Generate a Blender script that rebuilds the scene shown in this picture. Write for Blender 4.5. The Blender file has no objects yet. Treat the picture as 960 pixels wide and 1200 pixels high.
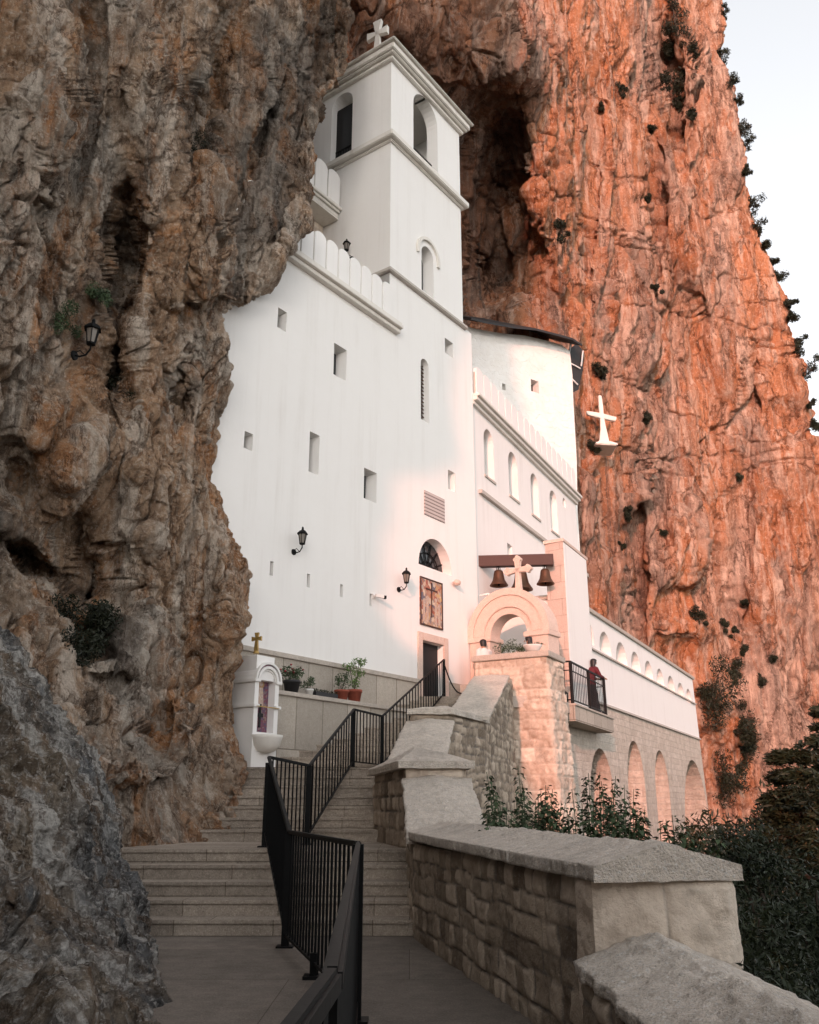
import bpy, bmesh, math, random
import numpy as np
from mathutils import Vector, Matrix
from mathutils.geometry import tessellate_polygon
random.seed(7); RNG = np.random.default_rng(7)
SC = bpy.context.scene; COL = SC.collection
R = math.radians

# ------------------------------------------------------------------ camera model
F = 1035.0; TH = math.atan(347.0/1035.0); CT, ST = math.cos(TH), math.sin(TH); HC = 1.4
def ray(px, py):
    u = px-480.0; w = 600.0-py
    return (u, F*CT-w*ST, F*ST+w*CT)
def PY(px, py, Y):
    u, d, z = ray(px, py); t = Y/d
    return Vector((u*t, Y, HC+z*t))
def PZ(px, py, z):
    u, d, q = ray(px, py); t = (z-HC)/q
    return Vector((u*t, d*t, z))
class Fr:                                   # a vertical reference frame: s along u, o out along n
    def __init__(s, u, n): s.u = u; s.n = n
    def p(s, a, o, z): return Vector((s.u[0]*a+s.n[0]*o, s.u[1]*a+s.n[1]*o, z))
    def px(s, px, py, o):
        u, d, q = ray(px, py); t = o/(s.n[0]*u+s.n[1]*d)
        return (s.u[0]*u*t+s.u[1]*d*t, HC+q*t)
def unit(x, y): l = math.hypot(x, y); return (x/l, y/l)
D1 = unit(.586, .810); N1 = (D1[1], -D1[0])
D2 = unit(.459, .889); N2 = (D2[1], -D2[0])
F1 = Fr(D1, N1); F2 = Fr(D2, N2); F3 = Fr(N1, (-D1[0], -D1[1]))
O1 = -15.67; OU = -11.75; OW = -9.2

# ------------------------------------------------------------------ object helpers
ROOT = {}
def tag(o, label=None, cat=None, group=None, kind=None):
    if label: o['label'] = label
    if cat: o['category'] = cat
    if group: o['group'] = group
    if kind: o['kind'] = kind
    return o
def thing(name, loc, label, cat, group=None):
    o = bpy.data.objects.new(name, None); COL.objects.link(o); o.location = loc; o.empty_display_size = .2
    ROOT[o] = Vector(loc); return tag(o, label, cat, group)
def boxuv(me):
    nl = len(me.loops); npoly = len(me.polygons)
    if nl == 0: return
    co = np.empty(len(me.vertices)*3, np.float32); me.vertices.foreach_get('co', co); co = co.reshape(-1, 3)
    vi = np.empty(nl, np.int32); me.loops.foreach_get('vertex_index', vi)
    pn = np.empty(npoly*3, np.float32); me.polygons.foreach_get('normal', pn); pn = pn.reshape(-1, 3)
    lt = np.empty(npoly, np.int32); me.polygons.foreach_get('loop_total', lt)
    ln = np.repeat(pn, lt, axis=0); c = co[vi]
    hx, hy = -ln[:, 1], ln[:, 0]; L = np.sqrt(hx*hx+hy*hy)+1e-9
    u = (c[:, 0]*hx+c[:, 1]*hy)/L; v = c[:, 2].copy()
    flat = np.abs(ln[:, 2]) > .75
    u[flat] = c[flat, 0]; v[flat] = c[flat, 1]
    uv = me.uv_layers.new(name='UVMap')
    uv.data.foreach_set('uv', np.stack([u, v], 1).astype(np.float32).ravel())
def mk(name, verts, faces, mat, parent=None, smooth=False, uv=True, attr=None):
    me = bpy.data.meshes.new(name); me.from_pydata([tuple(v) for v in verts], [], faces); me.update()
    return link(name, me, mat, parent, smooth, uv, attr)
def link(name, me, mat, parent=None, smooth=False, uv=True, attr=None):
    if uv: boxuv(me)
    if attr is not None:
        a = me.color_attributes.new('stone', 'FLOAT_COLOR', 'POINT'); a.data.foreach_set('color', attr.astype(np.float32).ravel())
    if smooth: me.polygons.foreach_set('use_smooth', [True]*len(me.polygons))
    o = bpy.data.objects.new(name, me); COL.objects.link(o)
    if mat: me.materials.append(mat)
    if parent is not None:
        r = ROOT[parent]; me.transform(Matrix.Translation(-r)); o.parent = parent; ROOT[o] = r.copy()
    me.update(); return o
def gridmesh(P, closed_v=False):
    n, m = P.shape[:2]; me = bpy.data.meshes.new('g')
    idx = np.arange(n*m).reshape(n, m)
    a = idx[:-1, :-1].ravel(); b = idx[:-1, 1:].ravel(); c = idx[1:, 1:].ravel(); d = idx[1:, :-1].ravel()
    q = np.stack([a, b, c, d], 1)
    if closed_v:
        a = idx[:-1, -1]; b = idx[:-1, 0]; c = idx[1:, 0]; d = idx[1:, -1]
        q = np.concatenate([q, np.stack([a, b, c, d], 1)])
    return P.reshape(-1, 3), q
def npmesh(V, Q):
    me = bpy.data.meshes.new('g'); k = len(Q)
    me.vertices.add(len(V)); me.vertices.foreach_set('co', V.astype(np.float32).ravel())
    me.loops.add(k*4); me.loops.foreach_set('vertex_index', Q.astype(np.int32).ravel())
    me.polygons.add(k); me.polygons.foreach_set('loop_start', np.arange(0, k*4, 4, dtype=np.int32))
    me.polygons.foreach_set('loop_total', np.full(k, 4, np.int32)); me.update(calc_edges=True); return me
class MB:                                   # collects shapes that become ONE mesh object
    def __init__(s): s.v = []; s.f = []
    def add(s, vs, fs):
        b = len(s.v); s.v += [tuple(v) for v in vs]; s.f += [tuple(i+b for i in f) for f in fs]; return s
    def prism(s, poly, z0, z1, z1s=None, z0s=None):
        n = len(poly)
        vs = [(p[0], p[1], z0s[i] if z0s else z0) for i, p in enumerate(poly)]+[(p[0], p[1], z1s[i] if z1s else z1) for i, p in enumerate(poly)]
        ar = sum(poly[i][0]*poly[(i+1) % n][1]-poly[(i+1) % n][0]*poly[i][1] for i in range(n))
        fs = [tuple(range(n))[::-1], tuple(range(n, 2*n))]+[(i, (i+1) % n, n+(i+1) % n, n+i) for i in range(n)]
        if ar < 0: fs = [f[::-1] for f in fs]
        return s.add(vs, fs)
    def fbox(s, fr, a0, a1, o0, o1, z0, z1):
        return s.prism([fr.p(a0, o0, 0), fr.p(a1, o0, 0), fr.p(a1, o1, 0), fr.p(a0, o1, 0)], z0, z1)
    def box(s, x0, x1, y0, y1, z0, z1): return s.prism([(x0, y0), (x1, y0), (x1, y1), (x0, y1)], z0, z1)
    def bar(s, a, b, w, h=None, up=(0, 0, 1)):
        a = Vector(a); b = Vector(b); h = h or w; d = (b-a).normalized(); x = d.cross(Vector(up))
        if x.length < 1e-4: x = d.cross(Vector((0.3, 1, 0)))
        x.normalize(); y = x.cross(d)
        vs = [p+x*(i*w/2)+y*(j*h/2) for p in (a, b) for i, j in ((-1, -1), (1, -1), (1, 1), (-1, 1))]
        return s.add(vs, [(0, 1, 2, 3), (7, 6, 5, 4), (0, 4, 5, 1), (1, 5, 6, 2), (2, 6, 7, 3), (3, 7, 4, 0)])
    def tube(s, pts, r, k=8):
        pts = [Vector(p) for p in pts]; rs = r if isinstance(r, (list, tuple)) else [r]*len(pts); b = len(s.v)
        for i, p in enumerate(pts):
            d = (pts[min(i+1, len(pts)-1)]-pts[max(i-1, 0)]).normalized(); x = d.cross(Vector((.13, .2, 1)))
            if x.length < .1: x = d.cross(Vector((1, .1, 0)))
            x.normalize(); y = d.cross(x)
            for j in range(k):
                a = 2*math.pi*j/k; s.v.append(tuple(p+(x*math.cos(a)+y*math.sin(a))*rs[i]))
        for i in range(len(pts)-1):
            for j in range(k):
                s.f.append((b+i*k+j, b+i*k+(j+1) % k, b+(i+1)*k+(j+1) % k, b+(i+1)*k+j))
        s.f.append(tuple(b+j for j in range(k))[::-1]); s.f.append(tuple(b+(len(pts)-1)*k+j for j in range(k))); return s
    def lathe(s, c, prof, k=16, ph=0, cap=True):
        b = len(s.v)
        for r, z in prof:
            for j in range(k):
                a = 2*math.pi*j/k+ph; s.v.append((c[0]+r*math.cos(a), c[1]+r*math.sin(a), c[2]+z))
        for i in range(len(prof)-1):
            for j in range(k): s.f.append((b+i*k+j, b+i*k+(j+1) % k, b+(i+1)*k+(j+1) % k, b+(i+1)*k+j))
        if cap:
            s.f.append(tuple(b+j for j in range(k))[::-1]); s.f.append(tuple(b+(len(prof)-1)*k+j for j in range(k)))
        return s
    def extr(s, fr, poly, o0, o1):          # polygon in (a,z) of a frame, from offset o1 (back) to o0 (front)
        n = len(poly); vs = [fr.p(a, o0, z) for a, z in poly]+[fr.p(a, o1, z) for a, z in poly]
        fs = [tuple(range(n)), tuple(range(n, 2*n))[::-1]]+[(i, n+i, n+(i+1) % n, (i+1) % n) for i in range(n)]
        return s.add(vs, fs)
    def ring(s, fr, ac, zc, r0, r1, a0, a1, o0, o1, k=20):
        A = [a0+(a1-a0)*i/k for i in range(k+1)]; b = len(s.v)
        for t in A:
            for r in (r0, r1):
                for o in (o0, o1): s.v.append(tuple(fr.p(ac+r*math.cos(t), o, zc+r*math.sin(t))))
        for i in range(k):
            q = b+4*i; w = q+4
            s.f += [(q, w, w+2, q+2), (q+1, q+3, w+3, w+1), (q, q+1, w+1, w), (q+2, w+2, w+3, q+3)]
        s.f += [(b, b+2, b+3, b+1), (b+4*k, b+4*k+1, b+4*k+3, b+4*k+2)]; return s
    def build(s, name, mat, parent=None, smooth=False, bevel=0):
        bm = bmesh.new(); vs = [bm.verts.new(v) for v in s.v]
        for f in s.f:
            try: bm.faces.new([vs[i] for i in f])
            except ValueError: pass
        bmesh.ops.recalc_face_normals(bm, faces=bm.faces)
        if bevel: bmesh.ops.bevel(bm, geom=[e for e in bm.edges if len(e.link_faces) == 2 and e.calc_face_angle(0) > .6], offset=bevel, segments=2, affect='EDGES', clamp_overlap=True)
        me = bpy.data.meshes.new(name); bm.to_mesh(me); bm.free()
        return link(name, me, mat, parent, smooth)
def kids(o): return [c for c in bpy.data.objects if c.parent == o]
def copy_tree(o, loc=None, rz=None, label=None, parent=None, scale=None):
    c = o.copy(); COL.objects.link(c); c.parent = parent
    if loc is not None: c.location = loc
    if rz is not None: c.rotation_euler = (0, 0, rz)
    if scale: c.scale = (scale,)*3
    if label: c['label'] = label
    for ch in kids(o): copy_tree(ch, parent=c)
    return c

# ------------------------------------------------------------------ numpy noise
def _h(ix, iy, iz, s):
    n = (ix*374761393+iy*668265263+iz*2147483647+s*1274126177) & 0xffffffff
    n = ((n ^ (n >> 13))*1274126177) & 0xffffffff
    n = ((n ^ (n >> 16))*2246822519) & 0xffffffff
    return ((n ^ (n >> 15)) & 0xffffff)/float(0xffffff)
def vnoise(P, s=0):
    f = np.floor(P); i = f.astype(np.int64); t = P-f; t = t*t*t*(t*(t*6-15)+10)
    x, y, z = i[..., 0], i[..., 1], i[..., 2]; r = 0
    for dx in (0, 1):
        wx = t[..., 0] if dx else 1-t[..., 0]
        for dy in (0, 1):
            wy = t[..., 1] if dy else 1-t[..., 1]
            for dz in (0, 1):
                wz = t[..., 2] if dz else 1-t[..., 2]
                r = r+_h(x+dx, y+dy, z+dz, s)*wx*wy*wz
    return r*2-1
def fbm(P, o=5, s=0, g=.5, l=2.03):
    r = 0; a = 1; 
    for k in range(o): r = r+a*vnoise(P, s+k*17); P = P*l+13.7; a *= g
    return r
def ridged(P, o=5, s=0, g=.5, l=2.07):
    r = 0; a = 1; w = 1
    for k in range(o):
        n = 1-np.abs(vnoise(P, s+k*31)); n = n*n*w; w = np.clip(n*1.6, 0, 1); r = r+a*n; P = P*l+7.1; a *= g
    return r
def worley(P, s=0):
    f = np.floor(P); i = f.astype(np.int64); t = P-f
    d1 = np.full(P.shape[:-1], 9.); d2 = d1.copy(); idv = d1*0
    for dx in (-1, 0, 1):
        for dy in (-1, 0, 1):
            for dz in (-1, 0, 1):
                x, y, z = i[..., 0]+dx, i[..., 1]+dy, i[..., 2]+dz
                qx = dx+_h(x, y, z, s)-t[..., 0]; qy = dy+_h(x, y, z, s+1)-t[..., 1]; qz = dz+_h(x, y, z, s+2)-t[..., 2]
                d = np.sqrt(qx*qx+qy*qy+qz*qz); nid = _h(x, y, z, s+3)
                m = d < d1; d2 = np.where(m, d1, np.minimum(d2, d)); idv = np.where(m, nid, idv); d1 = np.where(m, d, d1)
    return d1, d2, idv

def facets(P, s=0, lo=.0):                   # broken rock faces: every cell is its own tilted plane
    f = np.floor(P); i = f.astype(np.int64); t = P-f; d1 = np.full(P.shape[:-1], 9.); d2 = d1.copy(); val = d1*0
    for dx in (-1, 0, 1):
        for dy in (-1, 0, 1):
            for dz in (-1, 0, 1):
                x, y, z = i[..., 0]+dx, i[..., 1]+dy, i[..., 2]+dz
                qx = dx+_h(x, y, z, s)-t[..., 0]; qy = dy+_h(x, y, z, s+1)-t[..., 1]; qz = dz+_h(x, y, z, s+2)-t[..., 2]
                d = qx*qx+qy*qy+qz*qz
                v = (_h(x, y, z, s+3)-.5)*1.1+qx*(_h(x, y, z, s+4)-.5)*1.6+qy*(_h(x, y, z, s+5)-.5)*1.6+qz*(_h(x, y, z, s+6)-.5)*2.0
                m = d < d1; d2 = np.where(m, d1, np.minimum(d2, d)); val = np.where(m, v, val); d1 = np.where(m, d, d1)
    e = np.sqrt(d2)-np.sqrt(d1)
    return val*np.clip(e*6, .25, 1)-.28*np.exp(-(e/.06)**2)

# ------------------------------------------------------------------ materials
class NT:
    def __init__(s, name):
        s.m = bpy.data.materials.new(name); s.m.use_nodes = True; s.t = s.m.node_tree; s.n = s.t.nodes; s.b = s.n['Principled BSDF']
        s.tc = None
    def new(s, typ, **kw):
        x = s.n.new(typ)
        for k, v in kw.items():
            if hasattr(x, k): setattr(x, k, v)
            else: x.inputs[k].default_value = v
        return x
    def l(s, a, b): s.t.links.new(a, b)
    def co(s, kind='Object', scale=(1, 1, 1), rot=(0, 0, 0)):
        tc = s.new('ShaderNodeTexCoord'); mp = s.new('ShaderNodeMapping'); mp.inputs['Scale'].default_value = scale; mp.inputs['Rotation'].default_value = rot
        s.l(tc.outputs[kind], mp.inputs[0]); return mp.outputs[0]
    def geo(s, scale=(1, 1, 1)):
        g = s.new('ShaderNodeNewGeometry'); mp = s.new('ShaderNodeMapping'); mp.inputs['Scale'].default_value = scale
        s.l(g.outputs['Position'], mp.inputs[0]); return mp.outputs[0]
    def noise(s, vec, scale, detail=6, rough=.55, dist=0):
        x = s.new('ShaderNodeTexNoise'); x.inputs['Scale'].default_value = scale; x.inputs['Detail'].default_value = detail
        x.inputs['Roughness'].default_value = rough; x.inputs['Distortion'].default_value = dist
        s.l(vec, x.inputs['Vector']); return x.outputs[0]
    def ramp(s, fac, stops):
        x = s.new('ShaderNodeValToRGB'); e = x.color_ramp.elements
        while len(e) < len(stops): e.new(.5)
        for i, (p, c) in enumerate(stops): e[i].position = p; e[i].color = (c, c, c, 1) if isinstance(c, (int, float)) else (*c, 1)
        s.l(fac, x.inputs[0]); return x.outputs[0]
    def mix(s, fac, a, b, mode='MIX'):
        x = s.new('ShaderNodeMix'); x.data_type = 'RGBA'; x.blend_type = mode
        for v, i in ((fac, 0), (a, 6), (b, 7)):
            if isinstance(v, (int, float)): x.inputs[i].default_value = v
            elif isinstance(v, tuple): x.inputs[i].default_value = (*v, 1)
            else: s.l(v, x.inputs[i])
        return x.outputs[2]
    def math(s, op, a, b=0):
        x = s.new('ShaderNodeMath'); x.operation = op
        for v, i in ((a, 0), (b, 1)):
            if isinstance(v, (int, float)): x.inputs[i].default_value = v
            else: s.l(v, x.inputs[i])
        return x.outputs[0]
    def bump(s, h, strength, dist, prev=None):
        x = s.new('ShaderNodeBump'); x.inputs['Strength'].default_value = strength; x.inputs['Distance'].default_value = dist
        s.l(h, x.inputs['Height'])
        if prev is not None: s.l(prev, x.inputs['Normal'])
        return x.outputs[0]
    def done(s, col, rough=.85, nrm=None, metal=0, spec=.3):
        if isinstance(col, tuple): s.b.inputs['Base Color'].default_value = (*col, 1)
        else: s.l(col, s.b.inputs['Base Color'])
        if isinstance(rough, (int, float)): s.b.inputs['Roughness'].default_value = rough
        else: s.l(rough, s.b.inputs['Roughness'])
        s.b.inputs['Metallic'].default_value = metal; s.b.inputs['Specular IOR Level'].default_value = spec
        if nrm is not None: s.l(nrm, s.b.inputs['Normal'])
        return s.m

def m_plaster(name, base=(.82, .805, .785), dirt=(.50, .455, .41), amt=.5):
    t = NT(name); p = t.geo(); ps = t.geo((2.2, 2.2, .12))
    a = t.ramp(t.noise(ps, 1.4, 6, .6), [(.5, 0), (.8, 1)]); b = t.ramp(t.noise(p, .5, 6, .6), [(.35, 0), (.75, 1)])
    f = t.math('MULTIPLY', t.math('MULTIPLY', a, b), amt)
    c = t.mix(f, base, dirt); c = t.mix(t.math('MULTIPLY', t.noise(p, 1.6, 6, .65), .22), c, (.68, .64, .59))
    nb = t.bump(t.noise(p, 22, 4, .6), .18, .012); nb = t.bump(t.noise(p, 1.2, 3), .25, .05, nb)
    return t.done(c, .9, nb, spec=.2)
def m_whitewash():
    t = NT('whitewashed_masonry'); uv = t.co('UV'); g = t.geo()
    w = t.new('ShaderNodeVectorMath'); w.operation = 'ADD'; n = t.new('ShaderNodeTexNoise'); n.inputs['Scale'].default_value = 1.5; t.l(g, n.inputs['Vector'])
    sc = t.new('ShaderNodeVectorMath'); sc.operation = 'SCALE'; sc.inputs['Scale'].default_value = 1.1; t.l(n.outputs['Color'], sc.inputs[0]); t.l(uv, w.inputs[0]); t.l(sc.outputs[0], w.inputs[1])
    b = t.new('ShaderNodeTexBrick'); b.inputs['Scale'].default_value = 1; b.inputs['Brick Width'].default_value = .85; b.inputs['Row Height'].default_value = .38
    b.inputs['Mortar Size'].default_value = .03; b.inputs['Mortar Smooth'].default_value = 1; t.l(w.outputs[0], b.inputs['Vector'])
    h = t.math('ADD', t.math('MULTIPLY', b.outputs['Fac'], -1), t.math('MULTIPLY', t.noise(g, 4, 5, .6), 1.5))
    c = t.mix(t.ramp(t.noise(g, 1.2, 6, .65), [(.45, 0), (.75, .5)]), (.8, .78, .75), (.66, .6, .54))
    return t.done(c, .9, t.bump(h, .5, .05), spec=.2)
def m_ashlar(name, c1, c2, mort, bw=.55, rh=.27, bump=.05):
    t = NT(name); uv = t.co('UV'); g = t.geo()
    n = t.new('ShaderNodeTexNoise'); n.inputs['Scale'].default_value = 2.2; n.inputs['Detail'].default_value = 3; t.l(g, n.inputs['Vector'])
    sc = t.new('ShaderNodeVectorMath'); sc.operation = 'SCALE'; sc.inputs['Scale'].default_value = .07; t.l(n.outputs['Color'], sc.inputs[0])
    w = t.new('ShaderNodeVectorMath'); w.operation = 'ADD'; t.l(uv, w.inputs[0]); t.l(sc.outputs[0], w.inputs[1])
    b = t.new('ShaderNodeTexBrick'); b.inputs['Scale'].default_value = 1; b.inputs['Brick Width'].default_value = bw; b.inputs['Row Height'].default_value = rh
    b.inputs['Mortar Size'].default_value = .014; b.inputs['Mortar Smooth'].default_value = .35; b.inputs['Bias'].default_value = -.1; b.offset = .5; b.squash = .7; b.squash_frequency = 3
    b.inputs['Color1'].default_value = (*c1, 1); b.inputs['Color2'].default_value = (*c2, 1); b.inputs['Mortar'].default_value = (*mort, 1); t.l(w.outputs[0], b.inputs['Vector'])
    c = t.mix(t.ramp(t.noise(g, 6, 7, .65), [(.3, 0), (.75, .75)]), b.outputs['Color'], tuple(x*.62 for x in c2))
    c = t.mix(t.ramp(t.noise(t.geo((1.6, 1.6, .2)), 1.3, 6, .6), [(.5, 0), (.8, .55)]), c, tuple(x*.55 for x in c2))
    h = t.math('ADD', t.math('MULTIPLY', b.outputs['Fac'], -1.2), t.math('MULTIPLY', t.noise(g, 7, 6, .6), 1.3))
    return t.done(c, .9, t.bump(h, .9, bump), spec=.2)
def m_stone(name, stops, mort, bump=.012):         # per-stone tone comes from the mesh's 'stone' attribute: r tone, g mortar
    t = NT(name); g = t.geo(); a = t.new('ShaderNodeAttribute'); a.attribute_name = 'stone'; sp = t.new('ShaderNodeSeparateColor'); t.l(a.outputs['Color'], sp.inputs[0])
    c = t.ramp(sp.outputs[0], stops); n1 = t.noise(g, 5, 8, .65); c = t.mix(t.ramp(n1, [(.35, 0), (.7, .7)]), c, t.mix(1.0, c, (.55, .5, .46), 'MULTIPLY'))
    c = t.mix(t.ramp(t.noise(g, 1.7, 7, .7), [(.55, 0), (.72, .5)]), c, (.07, .06, .05))
    c = t.mix(t.ramp(t.noise(g, 30, 4, .7), [(.55, 0), (.8, .45)]), c, (.62, .56, .5))
    c = t.mix(sp.outputs[1], c, mort)
    nb = t.bump(t.noise(g, 55, 5, .7), .8, bump); nb = t.bump(t.noise(g, 14, 6, .65), .7, bump*2.2, nb)
    return t.done(c, .88, nb, spec=.25)
def m_plainstone(name, base, dark, sc=6, bump=.01, lines=None, stain=.5):
    t = NT(name); g = t.geo(); c = t.mix(t.ramp(t.noise(g, sc, 8, .68), [(.3, 0), (.72, 1)]), base, dark)
    c = t.mix(t.ramp(t.noise(g, .9, 6, .6), [(.48, 0), (.75, stain)]), c, tuple(x*.5 for x in dark))
    c = t.mix(t.ramp(t.noise(g, 45, 3, .75), [(.53, 0), (.66, .5)]), c, tuple(min(.9, x*1.45) for x in base))
    c = t.mix(t.ramp(t.noise(g, 70, 3, .75), [(.54, 0), (.66, .6)]), c, tuple(x*.5 for x in dark))
    h = t.math('ADD', t.noise(g, 60, 4, .7), t.math('MULTIPLY', t.noise(g, 12, 6, .6), 1.6))
    nb = t.bump(h, .9, bump)
    if lines:
        uv = t.co('UV'); b = t.new('ShaderNodeTexBrick'); b.inputs['Scale'].default_value = 1; b.inputs['Brick Width'].default_value = lines[0]; b.inputs['Row Height'].default_value = lines[1]
        b.inputs['Mortar Size'].default_value = lines[2]; b.inputs['Mortar Smooth'].default_value = .1; b.offset = lines[3]; t.l(uv, b.inputs['Vector'])
        b.inputs['Color1'].default_value = (1, 1, 1, 1); b.inputs['Color2'].default_value = (.72, .72, .72, 1); b.inputs['Mortar'].default_value = (.35, .33, .3, 1)
        c = t.mix(.9, c, b.outputs['Color'], 'MULTIPLY'); nb = t.bump(t.math('MULTIPLY', b.outputs['Fac'], -1), .8, .02, nb)
    return t.done(c, .88, nb, spec=.25)
def m_simple(name, col, rough=.5, metal=0, var=.25, spec=.4, sc=20):
    t = NT(name); g = t.co('Object'); c = t.mix(t.ramp(t.noise(g, sc, 5, .6), [(.35, 0), (.75, var)]), col, tuple(x*.45 for x in col))
    return t.done(c, rough, t.bump(t.noise(g, sc*2, 3), .15, .004), metal, spec)
def m_leaf(name, c1, c2, c3=None):
    t = NT(name); g = t.geo(); c = t.mix(t.ramp(t.noise(g, 3, 4, .6), [(.35, 0), (.7, 1)]), c1, c2)
    if c3: c = t.mix(t.ramp(t.noise(g, 11, 3, .7), [(.6, 0), (.72, 1)]), c, c3)
    t.b.inputs['Subsurface Weight'].default_value = 0
    return t.done(c, .55, None, spec=.25)
def m_rock(name, grey, ochre, pale, dark, rust, ochre_lo=.42, streak=.9, s=1.0, bump=.10, zst=.35, blue=None, sf=1.0, dk=(.42, .37, .34)):
    t = NT(name); g = t.geo(); gs = t.geo((1, 1, .07)); gm = t.geo((1, 1, zst))
    c = t.mix(t.ramp(t.noise(gm, .32*s, 9, .62, .6), [(ochre_lo, 0), (ochre_lo+.14, 1)]), grey, ochre)
    c = t.mix(t.ramp(t.noise(gm, .9*s, 8, .68, .8), [(.50, 0), (.62, .9)]), c, rust)
    c = t.mix(t.ramp(t.noise(gs, 1.5*s*sf, 8, .66, .5), [(.5, 0), (.60, streak)]), c, pale)
    c = t.mix(t.ramp(t.noise(gs, .8*s*sf, 8, .68, 1.0), [(.55, 0), (.65, streak)]), c, dark)
    if blue: c = t.mix(t.ramp(t.noise(gm, .7*s, 8, .7, 1.2), [(.54, 0), (.64, .8)]), c, blue)
    c = t.mix(t.ramp(t.noise(gm, 4*s, 9, .78, .6), [(.46, 0), (.58, .85)]), c, t.mix(1.0, c, dk, 'MULTIPLY'))
    c = t.mix(t.ramp(t.noise(g, 11*s, 8, .75, .3), [(.52, 0), (.66, .75)]), c, pale)
    c = t.mix(t.ramp(t.noise(g, 24*s, 6, .75), [(.54, 0), (.66, .7)]), c, t.mix(1.0, c, dk, 'MULTIPLY'))
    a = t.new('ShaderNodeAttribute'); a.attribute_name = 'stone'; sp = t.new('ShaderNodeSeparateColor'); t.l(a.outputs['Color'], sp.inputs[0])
    c = t.mix(t.math('MULTIPLY', sp.outputs[0], t.ramp(t.noise(gs, 1.2*s, 8, .65, .6), [(.30, 1), (.70, .55)])), c, t.mix(.82, c, (.055, .046, .042)))  # mask darkens the rock: staining plus painted-in shade
    v = t.new('ShaderNodeTexVoronoi'); v.feature = 'DISTANCE_TO_EDGE'; v.inputs['Scale'].default_value = 1.1*s
    nn = t.new('ShaderNodeTexNoise'); nn.inputs['Scale'].default_value = 1.6*s; nn.inputs['Detail'].default_value = 7; nn.inputs['Roughness'].default_value = .65; t.l(gm, nn.inputs['Vector'])
    ad = t.new('ShaderNodeVectorMath'); ad.operation = 'MULTIPLY_ADD'; k = 1.5/s; ad.inputs[1].default_value = (k, k, k); t.l(nn.outputs['Color'], ad.inputs[0]); t.l(gm, ad.inputs[2]); t.l(ad.outputs[0], v.inputs['Vector'])
    crack = t.ramp(v.outputs['Distance'], [(0, 0), (.03, 1)])
    c = t.mix(crack, t.mix(1.0, c, (.45, .4, .38), 'MULTIPLY'), c)
    h = t.math('ADD', t.math('MULTIPLY', t.noise(gm, 2.2*s, 12, .74, .5), 2.6), t.math('MULTIPLY', t.noise(g, 9*s, 9, .75), 1.0))
    h = t.math('ADD', h, t.math('MULTIPLY', crack, .35))
    nb = t.bump(h, 1.0, bump); nb = t.bump(t.noise(g, 30*s, 6, .75), .8, bump*.25, nb)
    return t.done(c, .92, nb, spec=.15)

M = {}
M['white'] = m_plaster('white_plaster')
M['white2'] = m_plaster('painted_trim', (.72, .69, .64), (.42, .37, .32), .9)
M['trim'] = m_plaster('grey_trim', (.46, .42, .38), (.28, .25, .22), .9)
M['limewash'] = m_whitewash()
M['ashlar'] = m_ashlar('ashlar_stone', (.68, .60, .52), (.54, .465, .39), (.72, .65, .58))
M['pinkstone'] = m_plainstone('pink_limestone', (.68, .53, .455), (.58, .445, .38), 5, .004, None, .12)
M['pinkblock'] = m_plainstone('pink_block_stone', (.66, .52, .45), (.58, .45, .39), 5, .004, (.9, .6, .005, .5), .12)
M['cladding'] = m_plainstone('stone_cladding', (.52, .465, .40), (.42, .37, .31), 9, .006, (.95, 1.35, .012, .35), .25)
M['capstone'] = m_plainstone('capstone', (.52, .46, .40), (.38, .335, .29), 8, .006, None, .3)
M['step'] = m_plainstone('step_stone', (.54, .46, .38), (.33, .275, .225), 16, .022, (1.15, .36, .006, .37), .4)
M['paving'] = m_plainstone('path_paving', (.31, .265, .225), (.19, .16, .135), 5, .02, (2.6, 1.7, .004, .4), .45)
M['coping'] = m_plainstone('coping_stone', (.90, .80, .695), (.60, .52, .44), 9, .045, None, .6)
M['wallstone'] = m_stone('rubble_stone', [(0, (.20, .155, .115)), (.35, (.34, .275, .21)), (.7, (.47, .385, .30)), (1, (.60, .50, .40))], (.15, .13, .115))
M['dressed'] = m_stone('dressed_stone', [(0, (.50, .41, .33)), (.5, (.66, .55, .45)), (1, (.80, .70, .59))], (.52, .45, .38))
M['black'] = m_simple('black_painted_metal', (.009, .0092, .0095), .55, .0, .3, .08)
M['wood'] = m_simple('dark_red_wood', (.055, .018, .012), .6, 0, .5)
M['bronze'] = m_simple('weathered_bronze', (.13, .065, .04), .5, .7, .5)
M['gold'] = m_simple('dull_gold', (.45, .30, .10), .45, .6, .4)
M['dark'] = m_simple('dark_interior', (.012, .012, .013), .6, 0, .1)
M['glass'] = m_simple('dark_glass', (.03, .032, .035), .12, 0, .1, .6)
M['lampglass'] = m_simple('frosted_lamp_glass', (.20, .175, .15), .3, 0, .2)
M['terracotta'] = m_simple('terracotta', (.30, .075, .045), .8, 0, .4)
M['blackpot'] = m_simple('black_plastic', (.018, .018, .02), .5, 0, .3)
M['whitepot'] = m_simple('white_pot', (.75, .74, .72), .5, 0, .1)
M['soil'] = m_simple('soil', (.05, .035, .025), .95, 0, .5)
M['metalroof'] = m_simple('dark_sheet_metal', (.035, .032, .032), .55, .3, .5, sc=3)
M['whitepaint'] = m_simple('white_paint', (.78, .76, .73), .6, 0, .15)
M['flower'] = m_simple('crimson_petals', (.28, .015, .03), .6, 0, .3)
M['bark'] = m_simple('bark', (.07, .05, .038), .9, 0, .5)
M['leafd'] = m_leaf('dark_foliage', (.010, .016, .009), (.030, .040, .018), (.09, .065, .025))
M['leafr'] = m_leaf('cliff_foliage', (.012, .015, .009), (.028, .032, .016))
M['leafm'] = m_leaf('plant_foliage', (.035, .060, .030), (.075, .11, .05))
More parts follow.
